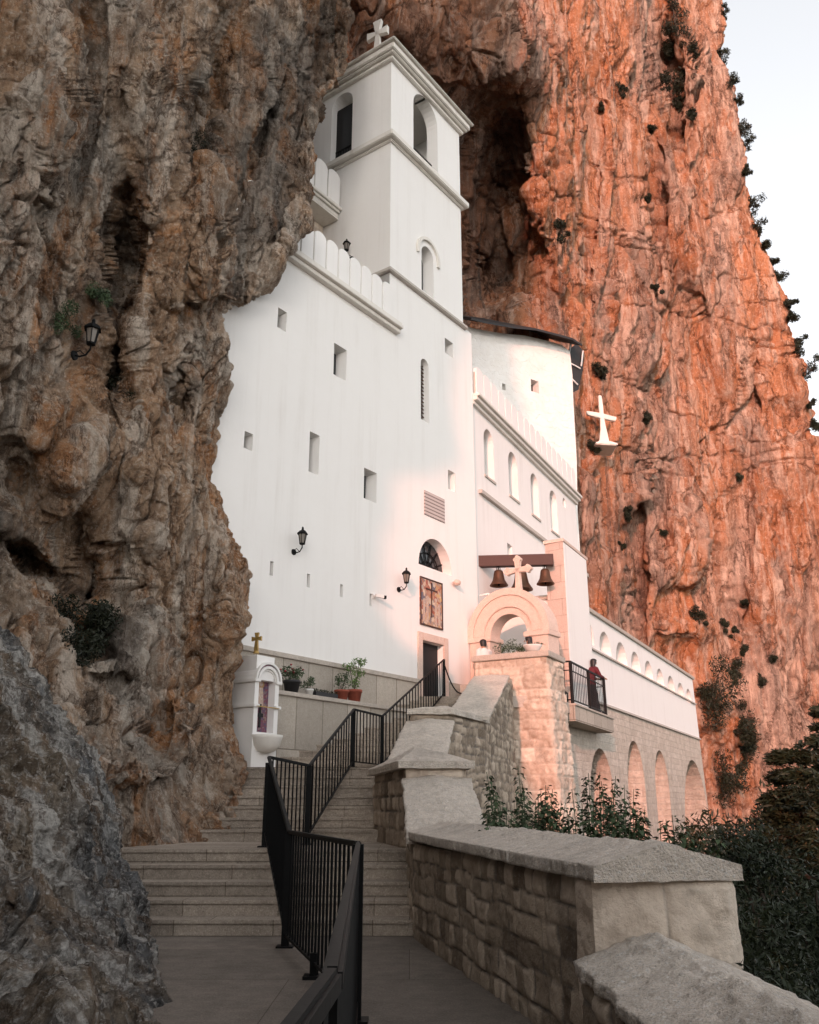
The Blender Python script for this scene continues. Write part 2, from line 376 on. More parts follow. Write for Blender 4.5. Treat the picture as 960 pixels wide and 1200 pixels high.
M['leafl'] = m_leaf('fresh_foliage', (.10, .17, .05), (.16, .24, .08))
M['skin'] = m_simple('skin', (.50, .29, .20), .55, 0, .1)
M['hair'] = m_simple('black_hair', (.012, .010, .010), .5, 0, .2)
M['redcloth'] = m_simple('dark_red_cloth', (.10, .012, .018), .85, 0, .4)
M['blackcloth'] = m_simple('black_cloth', (.014, .013, .016), .85, 0, .4)
M['whitecloth'] = m_simple('white_cloth', (.7, .68, .66), .85, 0, .2)
M['earth'] = m_plainstone('earth_ground', (.10, .085, .05), (.05, .055, .025), 2, .05)
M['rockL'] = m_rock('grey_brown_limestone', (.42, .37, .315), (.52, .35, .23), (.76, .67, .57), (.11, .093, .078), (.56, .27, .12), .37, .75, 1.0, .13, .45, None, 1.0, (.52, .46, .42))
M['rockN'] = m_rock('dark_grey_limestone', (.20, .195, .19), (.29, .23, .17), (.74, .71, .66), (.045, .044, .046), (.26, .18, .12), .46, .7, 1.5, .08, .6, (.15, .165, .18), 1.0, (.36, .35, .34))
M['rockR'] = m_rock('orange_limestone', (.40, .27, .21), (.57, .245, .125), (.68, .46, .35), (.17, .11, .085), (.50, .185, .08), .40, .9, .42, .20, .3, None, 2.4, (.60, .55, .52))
M['rockB'] = m_rock('shade_hill_rock', (.20, .185, .17), (.30, .205, .135), (.44, .40, .35), (.055, .048, .043), (.33, .165, .075), .45, .75, .5, .2, .45)
def m_mosaic(name, sc, cols):
    t = NT(name); uv = t.co('UV'); v = t.new('ShaderNodeTexVoronoi'); v.inputs['Scale'].default_value = sc; t.l(uv, v.inputs['Vector'])
    sp = t.new('ShaderNodeSeparateColor'); t.l(v.outputs['Color'], sp.inputs[0])
    c = t.ramp(sp.outputs[0], [(i/(len(cols)-1), x) for i, x in enumerate(cols)])
    return t.done(c, .4, None)
M['mosaic'] = m_mosaic('mosaic_tiles', 9, [(.55, .38, .18), (.30, .07, .05), (.45, .30, .20), (.09, .08, .12), (.60, .50, .38), (.34, .12, .06)])
M['icon'] = m_mosaic('icon_tiles', 22, [(.12, .05, .08), (.22, .07, .09), (.10, .08, .14), (.30, .20, .16)])
M['skinicon'] = m_mosaic('icon_figure_tiles', 30, [(.50, .38, .28), (.40, .28, .24), (.55, .45, .38)])
M['halo'] = m_mosaic('icon_gold_tiles', 30, [(.45, .28, .12), (.35, .20, .10)])
def m_plaque():
    t = NT('engraved_marble'); uv = t.co('UV'); w = t.new('ShaderNodeTexWave'); w.bands_direction = 'Y'; w.inputs['Scale'].default_value = 2.6; w.inputs['Distortion'].default_value = 0; t.l(uv, w.inputs['Vector'])
    f = t.math('MULTIPLY', t.ramp(w.outputs[0], [(.25, 1), (.45, 0)]), t.ramp(t.noise(uv, 40, 2), [(.35, .3), (.5, 1)]))
    return t.done(t.mix(f, (.50, .43, .40), (.16, .12, .11)), .5)
M['plaque'] = m_plaque()

# ------------------------------------------------------------------ rocks
def catm(T, n):                              # Catmull-Rom resample of rows of control values T[k,...] to n samples
    k = T.shape[0]; t = np.linspace(0, k-1, n); i = np.clip(t.astype(int), 0, k-2); f = (t-i).reshape((-1,)+(1,)*(T.ndim-1))
    g = lambda j: T[np.clip(j, 0, k-1)]
    p0, p1, p2, p3 = g(i-1), g(i), g(i+1), g(i+2)
    return .5*((2*p1)+(-p0+p2)*f+(2*p0-5*p1+4*p2-p3)*f*f+(-p0+3*p1-3*p2+p3)*f**3)
def sheet(ctrl, nr, nc):                     # ctrl[rows][cols] = (px, py, Y)
    C = np.array(ctrl, float); A = catm(C, nr); A = catm(np.swapaxes(A, 0, 1), nc); A = np.swapaxes(A, 0, 1)
    return A
def unproj(A):
    u = A[..., 0]-480; w = 600-A[..., 1]; d = F*CT-w*ST; q = F*ST+w*CT; t = A[..., 2]/d
    return np.stack([u*t, A[..., 2], HC+q*t], -1)
def normals(P):
    du = np.gradient(P, axis=1); dv = np.gradient(P, axis=0); n = np.cross(du, dv); n /= np.linalg.norm(n, axis=-1, keepdims=True)+1e-9
    return n
def carve(A, feats):                         # hollows and bulges of the rock: (px,py,rx,ry,angle,dY)
    for px, py, rx, ry, an, d in feats:
        c, s = math.cos(R(an)), math.sin(R(an)); dx = A[..., 0]-px; dy = A[..., 1]-py
        e = ((dx*c+dy*s)/rx)**2+((-dx*s+dy*c)/ry)**2
        A[..., 2] += d*np.exp(-e**1.6)
    return A
SHEETS = {}
def rock(name, ctrl, nr, nc, mat, disp, feats=(), kind='structure', label=None, cat=None, stain_shade=(), fade=(.80, .9, .45)):
    A = carve(sheet(ctrl, nr, nc), feats); P = unproj(A); n = normals(P)
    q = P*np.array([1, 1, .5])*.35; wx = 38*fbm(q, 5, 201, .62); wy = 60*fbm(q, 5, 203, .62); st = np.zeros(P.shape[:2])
    for px, py, rx, ry, an, d in stain_shade:            # dark rock staining and painted-in shade of hollows and cave, ragged outlines
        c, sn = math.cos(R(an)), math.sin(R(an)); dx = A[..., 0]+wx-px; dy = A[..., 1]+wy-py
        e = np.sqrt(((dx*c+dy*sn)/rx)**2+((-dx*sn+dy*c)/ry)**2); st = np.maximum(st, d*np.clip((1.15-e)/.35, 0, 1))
    # face the camera
    flip = np.sum(n[nr//2, nc//3]*(np.array([0, 0, HC])-P[nr//2, nc//3])) < 0
    if flip: n = -n
    wf = np.interp(np.linspace(0, 1, nc), [0, fade[0], fade[1], 1], [1, 1, fade[2], fade[2]*.8])[None, :]
    P = P+n*(disp(P)*wf)[..., None]
    V, Q = gridmesh(P)
    if not flip: pass
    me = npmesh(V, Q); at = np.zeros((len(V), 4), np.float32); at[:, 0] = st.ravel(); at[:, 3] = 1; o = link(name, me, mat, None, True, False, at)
    tag(o, label, cat, None, kind); SHEETS[name] = (P, normals(P)*(-1 if flip else 1)); return o
def project(P):
    x, y, z = P[..., 0], P[..., 1], P[..., 2]-HC; d = y*CT+z*ST; v = -y*ST+z*CT
    return 480+F*x/d, 600-F*v/d
def on_rock(name, px, py):
    P, N = SHEETS[name]; X, Yp = project(P); e = (X-px)**2+(Yp-py)**2+P[..., 1]*4.0; i = np.unravel_index(np.argmin(e), e.shape)
    return Vector(P[i]), Vector(N[i])

def fissure(P, s, w, zs=.06):                # long narrow near-vertical cracks
    n = fbm(P*np.array([1, 1, zs]), 4, s, .55); return np.exp(-(n/w)**2)*np.clip(fbm(P*.3, 3, s+7)*2+.75, 0, 1)
def dispL(P):
    W = P+.32*np.stack([fbm(P*.5, 4, 5), fbm(P*.5, 4, 6), fbm(P*.5, 4, 7)], -1)
    S = W*np.array([1, 1, .36])
    d = .42*(ridged(S*.27, 4, 11)-.95)+.14*(ridged(S*.9, 5, 21)-.85)
    d += .30*facets(S*.30, 43)+.26*facets(S*.62, 41)+.17*facets(W*np.array([1, 1, .55])*1.5, 47)+.075*facets(W*np.array([1, 1, .7])*4.2, 53)
    d += .04*fbm(S*4.0, 5, 31, .6)-.30*fissure(W*.45, 301, .035, .12)-.16*fissure(W*1.1, 303, .04, .25)
    return d
# left cliff: rows at image heights, silhouette against the white wall, columns rolling back behind it
sil = [(-260, 430, 22.5), (-120, 415, 22.5), (0, 408, 22.3), (70, 402, 22.2), (100, 388, 22.0), (125, 367, 21.8), (200, 359, 21.2), (262, 350, 20.8), (300, 326, 20.5), (345, 296, 20.2), (366, 264, 20.0), (400, 256, 19.7),
       (450, 256, 19.4), (510, 247, 19.1), (560, 250, 19.1), (600, 256, 19.3), (650, 276, 19.3), (700, 281, 19.2), (740, 276, 19.0), (790, 278, 18.8), (850, 286, 18.4), (900, 293, 17.2), (940, 299, 16.3), (985, 306, 15.5), (1040, 312, 15.1), (1160, 318, 14.6)]
ctrl = []
for y, sx, sY in sil:
    up = np.clip((1000-y)/1000., 0, 1)
    L = 7.6 if y < 560 else 7.6-(y-560)/440*.6
    low = np.clip((y-500)/450., 0, 1)
    row = [(-420, y, L-1.6), (-180, y, L+.2)]
    for f, Y in ((.0, L+2), (.2, L+3.4+low*.9), (.42, L+5.0+low*1.4), (.64, L+6.9+low*1.6), (.82, sY-2.0), (.94, sY-.7), (1.0, sY)):
        row.append((-20+f*(sx+20), y, Y))
    if y >= 900: row[2:] = [(x, y, Yv) for (x, _, _), Yv in zip(row[2:], (10.2, 11.6, 12.8, 13.6, sY-1.1, sY-.45, sY))]
    q = np.clip((860-y)/170., 0, 1)              # the rock recedes along the valley
    row = [(x, y, Y if x >= sx-20 else Y*(1-q)+q*max(Y, 12.3/(.42-.907*(x-480)/(F*CT-(600-y)*ST)))) for x, _, Y in row]
    row += [(sx-3, y, sY+.6), (sx-30, y, sY+2.2), (sx-90, y, sY+4.5)]
    ctrl.append(row)
featsL = [(140, 330, 18, 115, 6, 1.5), (135, 450, 24, 50, 0, 1.3), (30, 655, 75, 12, 38, 1.4), (103, 690, 28, 75, -10, 2.2), (20, 565, 26, 50, -10, 1.0),
          (250, 95, 20, 110, 18, 1.2), (300, 170, 16, 110, 18, 1.0), (340, 90, 18, 120, 14, -.5), (255, 330, 30, 110, 0, -1.4), (210, 460, 18, 26, 0, 1.0),
          (190, 840, 10, 28, 0, .9), (195, 610, 40, 120, -8, -.9), (90, 550, 18, 60, 25, -.7), (60, 130, 26, 100, 0, -.8), (105, 100, 14, 130, 8, .9), (180, 150, 30, 130, -5, -.9), (215, 880, 60, 50, 0, -.5), (160, 800, 60, 8, 12, .6)]
rock('cliff', ctrl, 980, 520, M['rockL'], dispL, featsL, stain_shade=[(340, 130, 42, 230, 16, .85), (270, 120, 22, 170, 18, .6), (140, 340, 22, 120, 6, .7), (100, 700, 30, 80, -10, .7), (30, 655, 90, 16, 38, .6), (200, 440, 30, 22, 0, .5)], label='overhanging grey and ochre limestone cliff left of the white facade', cat='cliff')
SHEETS['cliff_left'] = SHEETS['cliff']
# near boulder flank in the lower left
def dispN(P):
    W = P+.12*np.stack([fbm(P*1.5, 4, 5), fbm(P*1.5, 4, 6), fbm(P*1.5, 4, 7)], -1); S = W*np.array([1, 1, .6])
    return .14*(ridged(S*.7, 4, 51)-.9)+.05*(ridged(W*2.6, 5, 53)-.9)+.025*fbm(P*9, 5, 57, .65)+.12*facets(S*1.3, 61)+.05*facets(W*3.4, 63)+.02*facets(W*9, 65)
near = []
for y, sx, sY in [(560, -130, 9.2), (620, -75, 9.3), (680, -30, 9.4), (740, 18, 9.6), (800, 62, 9.9), (860, 96, 10.1), (930, 124, 10.3), (1010, 148, 10.4), (1080, 170, 9.6), (1140, 182, 8.6), (1200, 196, 7.2), (1290, 214, 6.4), (1420, 235, 5.4)]:
    near.append([(-700, y, 2.6), (-300, y, 4.2), (-120, y, 5.4), (sx-110, y, sY-2.6), (sx-50, y, sY-1.5), (sx-14, y, sY-.5), (sx, y, sY), (sx-4, y, sY+.5), (sx-40, y, sY+1.8), (sx-130, y, sY+3.2)])
rock('boulder_slope', near, 520, 340, M['rockN'], dispN, [(60, 960, 50, 60, 20, -.4), (110, 900, 10, 60, -15, .4), (30, 1080, 40, 12, 30, .3)], label='dark grey rock flank at the lower left edge of the path', cat='rock')
# right cliff with the cave roof above the tower
def dispR(P):
    W = P+.8*np.stack([fbm(P*.2, 4, 75), fbm(P*.2, 4, 76), fbm(P*.2, 4, 77)], -1)
    S = W*np.array([1, 1, .22])
    d = 1.1*(ridged(S*.12, 4, 71)-.9)+.34*(ridged(S*np.array([1, 1, .45])*.42, 5, 81)-.85)+.13*(ridged(S*np.array([1, 1, .3])*1.2, 4, 83)-.85)+.09*fbm(W*np.array([1, 1, .3])*1.5, 5, 91, .6)
    d += 1.25*facets(W*np.array([1, 1, .28])*.20, 95)+.36*facets(W*np.array([1, 1, .35])*.6, 97)+.12*facets(W*np.array([1, 1, .5])*1.7, 99)-1.3*fissure(W*.13, 311, .04, .06)-.6*fissure(W*.35, 313, .045, .10)-.4*fissure(W*np.array([.12, .12, 1])*.22, 315, .03, 1.0)
    return d
silR = [(-330, 800, 60), (-150, 815, 60), (0, 829, 60), (80, 850, 60.5), (150, 866, 61), (250, 882, 61.5), (330, 900, 62), (420, 918, 62.5), (480, 938, 63), (560, 962, 63.5), (640, 985, 64), (760, 1010, 65), (900, 1040, 66), (1000, 1060, 66), (1080, 1080, 66)]
ctrl = []
for y, sx, sY in silR:
    ov = np.clip((120-y)/400., 0, 1)          # cave roof leans out over the tower
    row = [(180, y, 27), (300, y, 29.5-ov*3), (400, y, 33-ov*5), (480, y, 36.5-ov*6), (560, y, 41-ov*3), (630, y, 46.5), (690, y, 51.0), (750, y, 56.0), (810, y, 60.3 if y > 400 else 58.5)]
    k = sx-810
    row += [(810+k*.5 if k > 30 else sx-18, y, max(60.6, sY-1.4) if y > 400 else sY-1.2), (sx-8 if k <= 60 else 810+k*.88, y, sY-.6 if y < 400 else sY-.4), (sx, y, sY), (sx-1, y, sY+2.5), (sx-25, y, sY+9)]
    for i in range(1, len(row)):
        if i < len(row)-2 and row[i][0] <= row[i-1][0]: row[i] = (row[i-1][0]+8, y, row[i][2])
    ctrl.append(row)
featsR = [(572, 250, 34, 130, 4, 8.0), (560, 340, 46, 50, 0, 4.0), (590, 55, 60, 60, 20, -4.0), (615, 310, 30, 80, -25, 2.5), (785, 90, 14, 100, -6, 3.0), (770, 230, 10, 80, 0, 1.6), (700, 215, 10, 200, 3, 1.2), (500, 20, 80, 60, 20, -2.0),
          (655, 200, 30, 160, 0, -1.2), (700, 700, 26, 150, -6, -2.6), (745, 640, 12, 140, 0, 3.0), (770, 600, 18, 60, 0, 1.6), (790, 650, 30, 45, 0, -1.6), (830, 500, 30, 200, 2, -1.0), (875, 560, 10, 180, 3, 1.2),
          (805, 735, 40, 22, 0, -1.6), (850, 840, 60, 30, 20, -1.5), (905, 300, 12, 100, -10, 1.0), (700, 560, 22, 30, 0, -1.5), (840, 330, 24, 60, -20, -1.2), (600, 215, 30, 9, 0, 1.6)]
rock('cliff', ctrl, 900, 620, M['rockR'], dispR, featsR, label='tall sunlit orange limestone cliff rising behind the monastery', cat='cliff', stain_shade=[(570, 250, 48, 150, 6, .9), (480, 20, 110, 70, 12, .75), (590, 130, 30, 120, -10, .5), (610, 350, 60, 40, 0, .45), (785, 80, 16, 110, -6, .5), (740, 640, 18, 130, 0, .55), (770, 250, 10, 200, 0, .4), (700, 620, 30, 90, 0, .35)], fade=(.92, .97, .6))

# unseen rock mass added behind the viewer, its outline shaped to shade path and facade
def shade_hill():
    zs = [-8, 0, 3, 4.5, 5.6, 6.6, 8.4, 11.2, 14.3, 15.3, 17.3, 24, 30.4, 38, 46, 50, 62, 85]
    xr = [30, 25, 22, 17, 9, -1, -5.2, -6.2, -8.3, -10.0, -10.1, -9.0, -7.8, -7.2, -6.8, -7.0, -6.3, -6]
    rows = []
    for z, x in zip(zs, xr):
        yb = -14.0
        rows.append([(-75, yb+22, z), (-55, yb+9, z), (-35, yb+3, z), (-26, yb+1, z), (x-2.0 if x < -5 else x-8, yb+.3, z), (x, yb, z), (x-.5, yb-2.5, z), (x-6, yb-8, z), (-50, yb-14, z)])
    C = np.array(rows, float); A = catm(C, 220); A = np.swapaxes(catm(np.swapaxes(A, 0, 1), 220), 0, 1)
    n = normals(A); P = A+n*(.6*fbm(A*.3, 5, 3))[..., None]
    V, Q = gridmesh(P); o = link('shade_hill', npmesh(V, Q), M['rockB'], None, True, False); tag(o, kind='structure')
shade_hill()

# ------------------------------------------------------------------ masonry
def stone_body(name, poly, zb, zt, mat, parent, seed=0, course=.24, block=.45, depth=.03, res=.03, bottom=None, rough=.012, warp=.03, skip=(), mort=.02, lid=True):
    n = len(poly); zb = zb if isinstance(zb, (list, tuple)) else [zb]*n; zt = zt if isinstance(zt, (list, tuple)) else [zt]*n
    bottom = bottom or poly
    ar = sum(poly[i][0]*poly[(i+1) % n][1]-poly[(i+1) % n][0]*poly[i][1] for i in range(n)); sg = 1 if ar > 0 else -1
    VV = []; QQ = []; CC = []; base = 0; off = 0.
    rg = np.random.default_rng(seed+100); cuts = [-12.]
    while cuts[-1] < 30: cuts.append(cuts[-1]+course*rg.uniform(.7, 1.35))
    cuts = np.array(cuts)
    for i in range(n):
        if i in skip: continue
        j = (i+1) % n; L = math.dist(poly[i], poly[j]); Hh = max(zt[i]-zb[i], zt[j]-zb[j])
        nu = max(2, int(L/res)); nv = max(2, int(Hh/res)); u = np.linspace(0, 1, nu+1); v = np.linspace(0, 1, nv+1); U, Vv = np.meshgrid(u, v)
        def lerp(a, b): return a*(1-U)+b*U
        xt, yt = lerp(poly[i][0], poly[j][0]), lerp(poly[i][1], poly[j][1]); xb, yb = lerp(bottom[i][0], bottom[j][0]), lerp(bottom[i][1], bottom[j][1])
        z0, z1 = lerp(zb[i], zb[j]), lerp(zt[i], zt[j])
        X = xb*(1-Vv)+xt*Vv; Y = yb*(1-Vv)+yt*Vv; Z = z0*(1-Vv)+z1*Vv
        P = np.stack([X, Y, Z], -1); su = U*L+off; off += L
        wz = Z+warp*fbm(P*1.7, 3, seed); wu = su+warp*1.6*fbm(P*2.1, 3, seed+5)
        ci = np.clip(np.searchsorted(cuts, wz)-1, 0, len(cuts)-2); c0 = cuts[ci]; c1 = cuts[ci+1]
        bw = block*(.65+.8*_h(ci, ci*0, ci*0, seed+9)); ph = _h(ci, ci*0+3, ci*0, seed)*bw
        k = np.floor((wu+ph)/bw).astype(np.int64)
        j0 = k*bw-ph+bw*.5*(_h(ci, k, ci*0, seed+1)-.5); j1 = (k+1)*bw-ph+bw*.5*(_h(ci, k+1, ci*0, seed+1)-.5)
        k = np.where(wu < j0, k-1, np.where(wu > j1, k+1, k)); j0n = k*bw-ph+bw*.5*(_h(ci, k, ci*0, seed+1)-.5); j1n = (k+1)*bw-ph+bw*.5*(_h(ci, k+1, ci*0, seed+1)-.5)
        d = np.minimum(np.minimum(wu-j0n, j1n-wu), np.minimum(wz-c0, c1-wz)); rnd = _h(ci, k, ci*0, seed+2)
        m = np.clip(d/mort, 0, 1); m = m*m*(3-2*m)
        bulge = np.clip(d/.045, 0, 1)**.6
        h = depth*(.45*m+.55*bulge)*(.6+.7*rnd)+rough*m*fbm(P*9, 4, seed+3)+rough*1.4*m*fbm(P*3, 3, seed+4)
        e = np.clip(np.minimum(U, 1-U)*L/.05, 0, 1)*np.clip(np.minimum(Vv, 1-Vv)*Hh/.05+.0, 0, 1); h = h*e
        tx, ty = (poly[j][0]-poly[i][0])/L, (poly[j][1]-poly[i][1])/L; nx, ny = ty*sg, -tx*sg
        P = P+np.stack([nx*h, ny*h, h*0], -1)
        V, Q = gridmesh(P); VV.append(V); QQ.append((Q if sg > 0 else Q[:, ::-1])+base); base += len(V)
        CC.append(np.stack([rnd, (1-m), rnd*0, rnd*0+1], -1).reshape(-1, 4))
    me = npmesh(np.concatenate(VV), np.concatenate(QQ)); C = np.concatenate(CC)
    if lid:
        bm = bmesh.new(); bm.from_mesh(me); vs = [bm.verts.new((poly[i][0], poly[i][1], zt[i]-.004)) for i in range(n)]; bm.faces.new(vs if sg > 0 else vs[::-1]); bm.to_mesh(me); bm.free()
        C = np.concatenate([C, np.tile([[.5, 0, 0, 1]], (n, 1))])
    return link(name, me, mat, parent, False, True, C)
def coping(name, path, width, mat, parent, th=.09, ridge=.14, seed=0, res=.025, amp=.018, joints=.9, over=0):
    # path: list of (x,y,z) along the wall axis, saddle-backed rough slabs
    pts = np.array(path, float); seg = np.linalg.norm(np.diff(pts, axis=0), axis=1); cum = np.concatenate([[0], np.cumsum(seg)]); L = cum[-1]
    nu = max(4, int(L/res)); t = np.linspace(0, L, nu+1); C = np.stack([np.interp(t, cum, pts[:, k]) for k in range(3)], 1)
    T = np.gradient(C, axis=0); T[:, 2] = 0; T /= np.linalg.norm(T, axis=1, keepdims=True); Nn = np.stack([T[:, 1], -T[:, 0], T[:, 0]*0], 1)
    w = width/2; prof = [(-w, 0), (-w, th), (0, th+ridge), (w, th), (w, 0)]; pr = []
    for a, b in zip(prof, prof[1:]+prof[:1]):
        k = max(1, int(math.dist(a, b)/res)); pr += [(a[0]+(b[0]-a[0])*i/k, a[1]+(b[1]-a[1])*i/k) for i in range(k)]
    pr = np.array(pr); P = C[:, None, :]+Nn[:, None, :]*pr[None, :, 0:1]+np.array([0, 0, 1.])*pr[None, :, 1:2]
    top = (pr[:, 1] > th*.5)[None, :]
    jt = np.abs(((t+seed*.37) % joints)-joints/2); jg = np.exp(-((joints/2-jt)/.017)**2)[:, None]
    d = amp*fbm(P*3, 4, seed)+amp*.7*fbm(P*11, 4, seed+4)+amp*.6*(ridged(P*6, 4, seed+8)-.8)+amp*.3*fbm(P*30, 3, seed+6)+amp*.6*facets(P*5, seed+3)-.04*jg*top
    c = P.mean(axis=1, keepdims=True); n = P-c; n /= np.linalg.norm(n, axis=-1, keepdims=True)+1e-9
    P = P+n*d[..., None]; V, Q = gridmesh(P, True)
    me = npmesh(V, Q); bm = bmesh.new(); bm.from_mesh(me); bm.verts.ensure_lookup_table(); m = len(pr); k = len(C)
    bm.faces.new([bm.verts[i] for i in range(m)][::-1]); bm.faces.new([bm.verts[(k-1)*m+i] for i in range(m)]); bmesh.ops.recalc_face_normals(bm, faces=bm.faces); bm.to_mesh(me); bm.free()
    return link(name, me, mat, parent, False)
def hip_cap(name, poly, z, th, rise, over, mat, parent, seed=0):
    cx = sum(p[0] for p in poly)/len(poly); cy = sum(p[1] for p in poly)/len(poly)
    ex = [(p[0]+over*math.copysign(1, p[0]-cx), p[1]+over*math.copysign(1, p[1]-cy)) for p in poly] if over else poly
    bm = bmesh.new(); b = [bm.verts.new((p[0], p[1], z)) for p in ex]; t = [bm.verts.new((p[0], p[1], z+th)) for p in ex]; a = bm.verts.new((cx, cy, z+th+rise)); n = len(ex)
    bm.faces.new(b[::-1])
    for i in range(n): bm.faces.new((b[i], b[(i+1) % n], t[(i+1) % n], t[i])); bm.faces.new((t[i], t[(i+1) % n], a))
    bmesh.ops.recalc_face_normals(bm, faces=bm.faces); bmesh.ops.subdivide_edges(bm, edges=bm.edges, cuts=14, use_grid_fill=True); bmesh.ops.triangulate(bm, faces=bm.faces)
    bm.normal_update(); co = np.array([v.co for v in bm.verts]); d = .012*fbm(co*5, 5, seed)+.006*fbm(co*18, 3, seed+3)
    for v, k in zip(bm.verts, d): v.co += v.normal*float(k)
    me = bpy.data.meshes.new(name); bm.to_mesh(me); bm.free(); return link(name, me, mat, parent, False)

# ---- parapet walls beside the path, nearest first
A = [(.97, 1.0), (.97, 5.52), (1.71, 5.52), (1.71, 1.0)]
w = thing('parapet_wall', (1.2, 3.2, 0), 'lowest stone parapet with rough saddle coping at the bottom right corner', 'wall')
stone_body('wall_face', A, -3, .52, M['wallstone'], w, 3)
coping('coping', [(1.35, .9, .52), (1.35, 5.53, .52)], .84, M['coping'], w, .06, .15, 5, .016, .016, 1.9)
Lp = [(1.10, 5.6), (.93, 6.6), (.72, 7.7), (.48, 8.9), (.25, 10.0), (.06, 11.15)]
wid = .74
def offs(path, w):
    out = []
    for i, p in enumerate(path):
        a = path[max(i-1, 0)]; b = path[min(i+1, len(path)-1)]; t = unit(b[0]-a[0], b[1]-a[1]); out.append((p[0]+t[1]*w, p[1]-t[0]*w))
    return out
Rp = offs(Lp, wid); Rp[0] = (1.86, 5.62)
w = thing('parapet_wall', (1.2, 7.0, 0), 'curving rubble stone parapet with thick pale coping and squared end block beside the path', 'wall')
stone_body('wall_face', Lp[::-1]+Rp, -3, 1.0, M['wallstone'], w, 11, .20, .34, .022, .020, skip=(5,), mort=.013, rough=.010)
stone_body('end_block', [(1.06, 5.57), (1.89, 5.59), (1.92, 5.88), (1.01, 5.84)], -3, 1.0, M['dressed'], w, 24, .42, .40, .026, .010, rough=.011, mort=.013, warp=.008)
mid = [((a[0]+b[0])/2, (a[1]+b[1])/2) for a, b in zip(Lp, Rp)]
coping('coping', [(1.50, 5.50, 1.0)]+[(p[0], p[1], 1.0+.012*i) for i, p in enumerate(mid[1:])], .90, M['coping'], w, .085, .125, 7, .015, .008, 1.45)
# sloping piece over the first flight, pier, then the higher pieces
w = thing('parapet_wall', (.3, 13.5, .9), 'stone parapet stepping up beside the first flight to a hipped block pier', 'wall')
f1 = [(.06, 11.15), (-.02, 13.0), (.80, 13.12), (.86, 11.3)]
stone_body('wall_face', f1, -3, [1.02, 1.72, 1.72, 1.02], M['wallstone'], w, 31, .2, .34, .03, .03)
coping('coping', [(.46, 11.1, 1.0), (.38, 13.02, 1.74)], .98, M['coping'], w, .06, .05, 9, .025, .012, .62)
f2 = [(-.05, 13.0), (-.60, 16.0), (.34, 16.15), (.80, 13.05)]
stone_body('wall_face', f2, -3, 1.93, M['wallstone'], w, 33, .2, .34, .03, .03, skip=(3,))
stone_body('pier_block', [(-.05, 13.0), (.80, 13.05), (.78, 13.4), (-.10, 13.35)], .5, 1.93, M['dressed'], w, 35, .42, .40, .014, .02, rough=.006, skip=(1, 2), mort=.012)
capp = [(-.16, 12.88), (.92, 12.93), (.44, 16.25), (-.74, 16.12)]
hip_cap('pier_cap', capp, 1.93, .10, .30, 0, M['coping'], w, 5)
w = thing('parapet_wall', (.6, 18.5, 2.1), 'upper parapet with sloped slab coping and rubble outer face turning towards the terrace', 'wall')
f3 = [(-.42, 16.0), (.05, 18.45), (.80, 18.5), (.62, 16.0)]
stone_body('wall_face', f3, -3, [2.15, 3.02, 3.02, 2.15], M['wallstone'], w, 41, .2, .34, .03, .04)
coping('coping', [(.12, 15.95, 2.14), (.42, 18.5, 3.04)], 1.0, M['coping'], w, .06, .05, 12, .03, .012, .55)
f4 = [(.03, 18.5), (.45, 19.9), (1.66, 20.3), (.80, 18.52)]
stone_body('wall_face', f4, -4, 3.22, M['wallstone'], w, 43, .19, .30, .045, .035, warp=.06)
hip_cap('pier_cap', [(-.05, 18.4), (.38, 20.15), (1.82, 20.5), (.90, 18.42)], 3.22, .11, .16, 0, M['coping'], w, 8)
f5 = [(.95, 20.0), (1.95, 26.3), (2.98, 26.1), (1.66, 20.3)]
stone_body('wall_face', f5, -4, [3.2, 5.0, 5.0, 3.2], M['wallstone'], w, 45, .19, .30, .05, .04, warp=.07)
coping('coping', [(1.28, 20.1, 3.25), (2.30, 24.9, 4.85)], 1.0, M['coping'], w, .07, .03, 14, .03, .012, 1.2)
# terrace buttress (battered ashlar pier)
w = thing('stone_buttress', (3.2, 26.5, 0), 'battered stone block pier holding the terrace corner left of the balcony', 'buttress')
c0 = F2.p(0, 0, 0)
Cn = PZ(640, 768, 5.75); Ln = PZ(556, 776, 5.72); Rn = Vector((Cn.x+D2[0]*1.5, Cn.y+D2[1]*1.5, 0))
Bk = Vector((Ln.x+D2[0]*2.6, Ln.y+D2[1]*2.6, 0))
def L_(p, q, k): return (p[0]+q[0]*k, p[1]+q[1]*k)
fd = unit(Cn.x-Ln.x, Cn.y-Ln.y); Lp_, Cp_, Rp_ = (Ln.x, Ln.y), (Cn.x, Cn.y), (Rn.x, Rn.y)
Ri = L_(Rp_, fd, -.5); Ci = L_(L_(Cp_, fd, -.5), D2, .55); Li = L_(Lp_, D2, .55)
top = [Lp_, Cp_, Rp_, Ri, Ci, Li]
bot = [(Ln.x-.1, Ln.y-.5), (Cn.x+.35, Cn.y-.55), (Rn.x+.55, Rn.y+.1), Ri, Ci, Li]
stone_body('pier_face', top, -4.5, 5.72, M['dressed'], w, 51, .33, .50, .05, .035, bottom=bot, rough=.025, mort=.022, skip=(3, 4))
MB().prism([(Ln.x-.12, Ln.y-.06), (Cn.x+.05, Cn.y-.14), (Rn.x+.12, Rn.y), Ri, Ci, Li], 5.72, 5.90).build('capstone', M['capstone'], w, bevel=.015)
MB().prism([L_(Cp_, fd, -.55), L_(Rp_, fd, -.55), L_(L_(Rp_, fd, -3.2), D2, 1.0), L_(Lp_, D2, 2.0), L_(Lp_, D2, .6), L_(Ci, D2, .05)], -3, 4.57).build('terrace_fill', M['ashlar'], w)

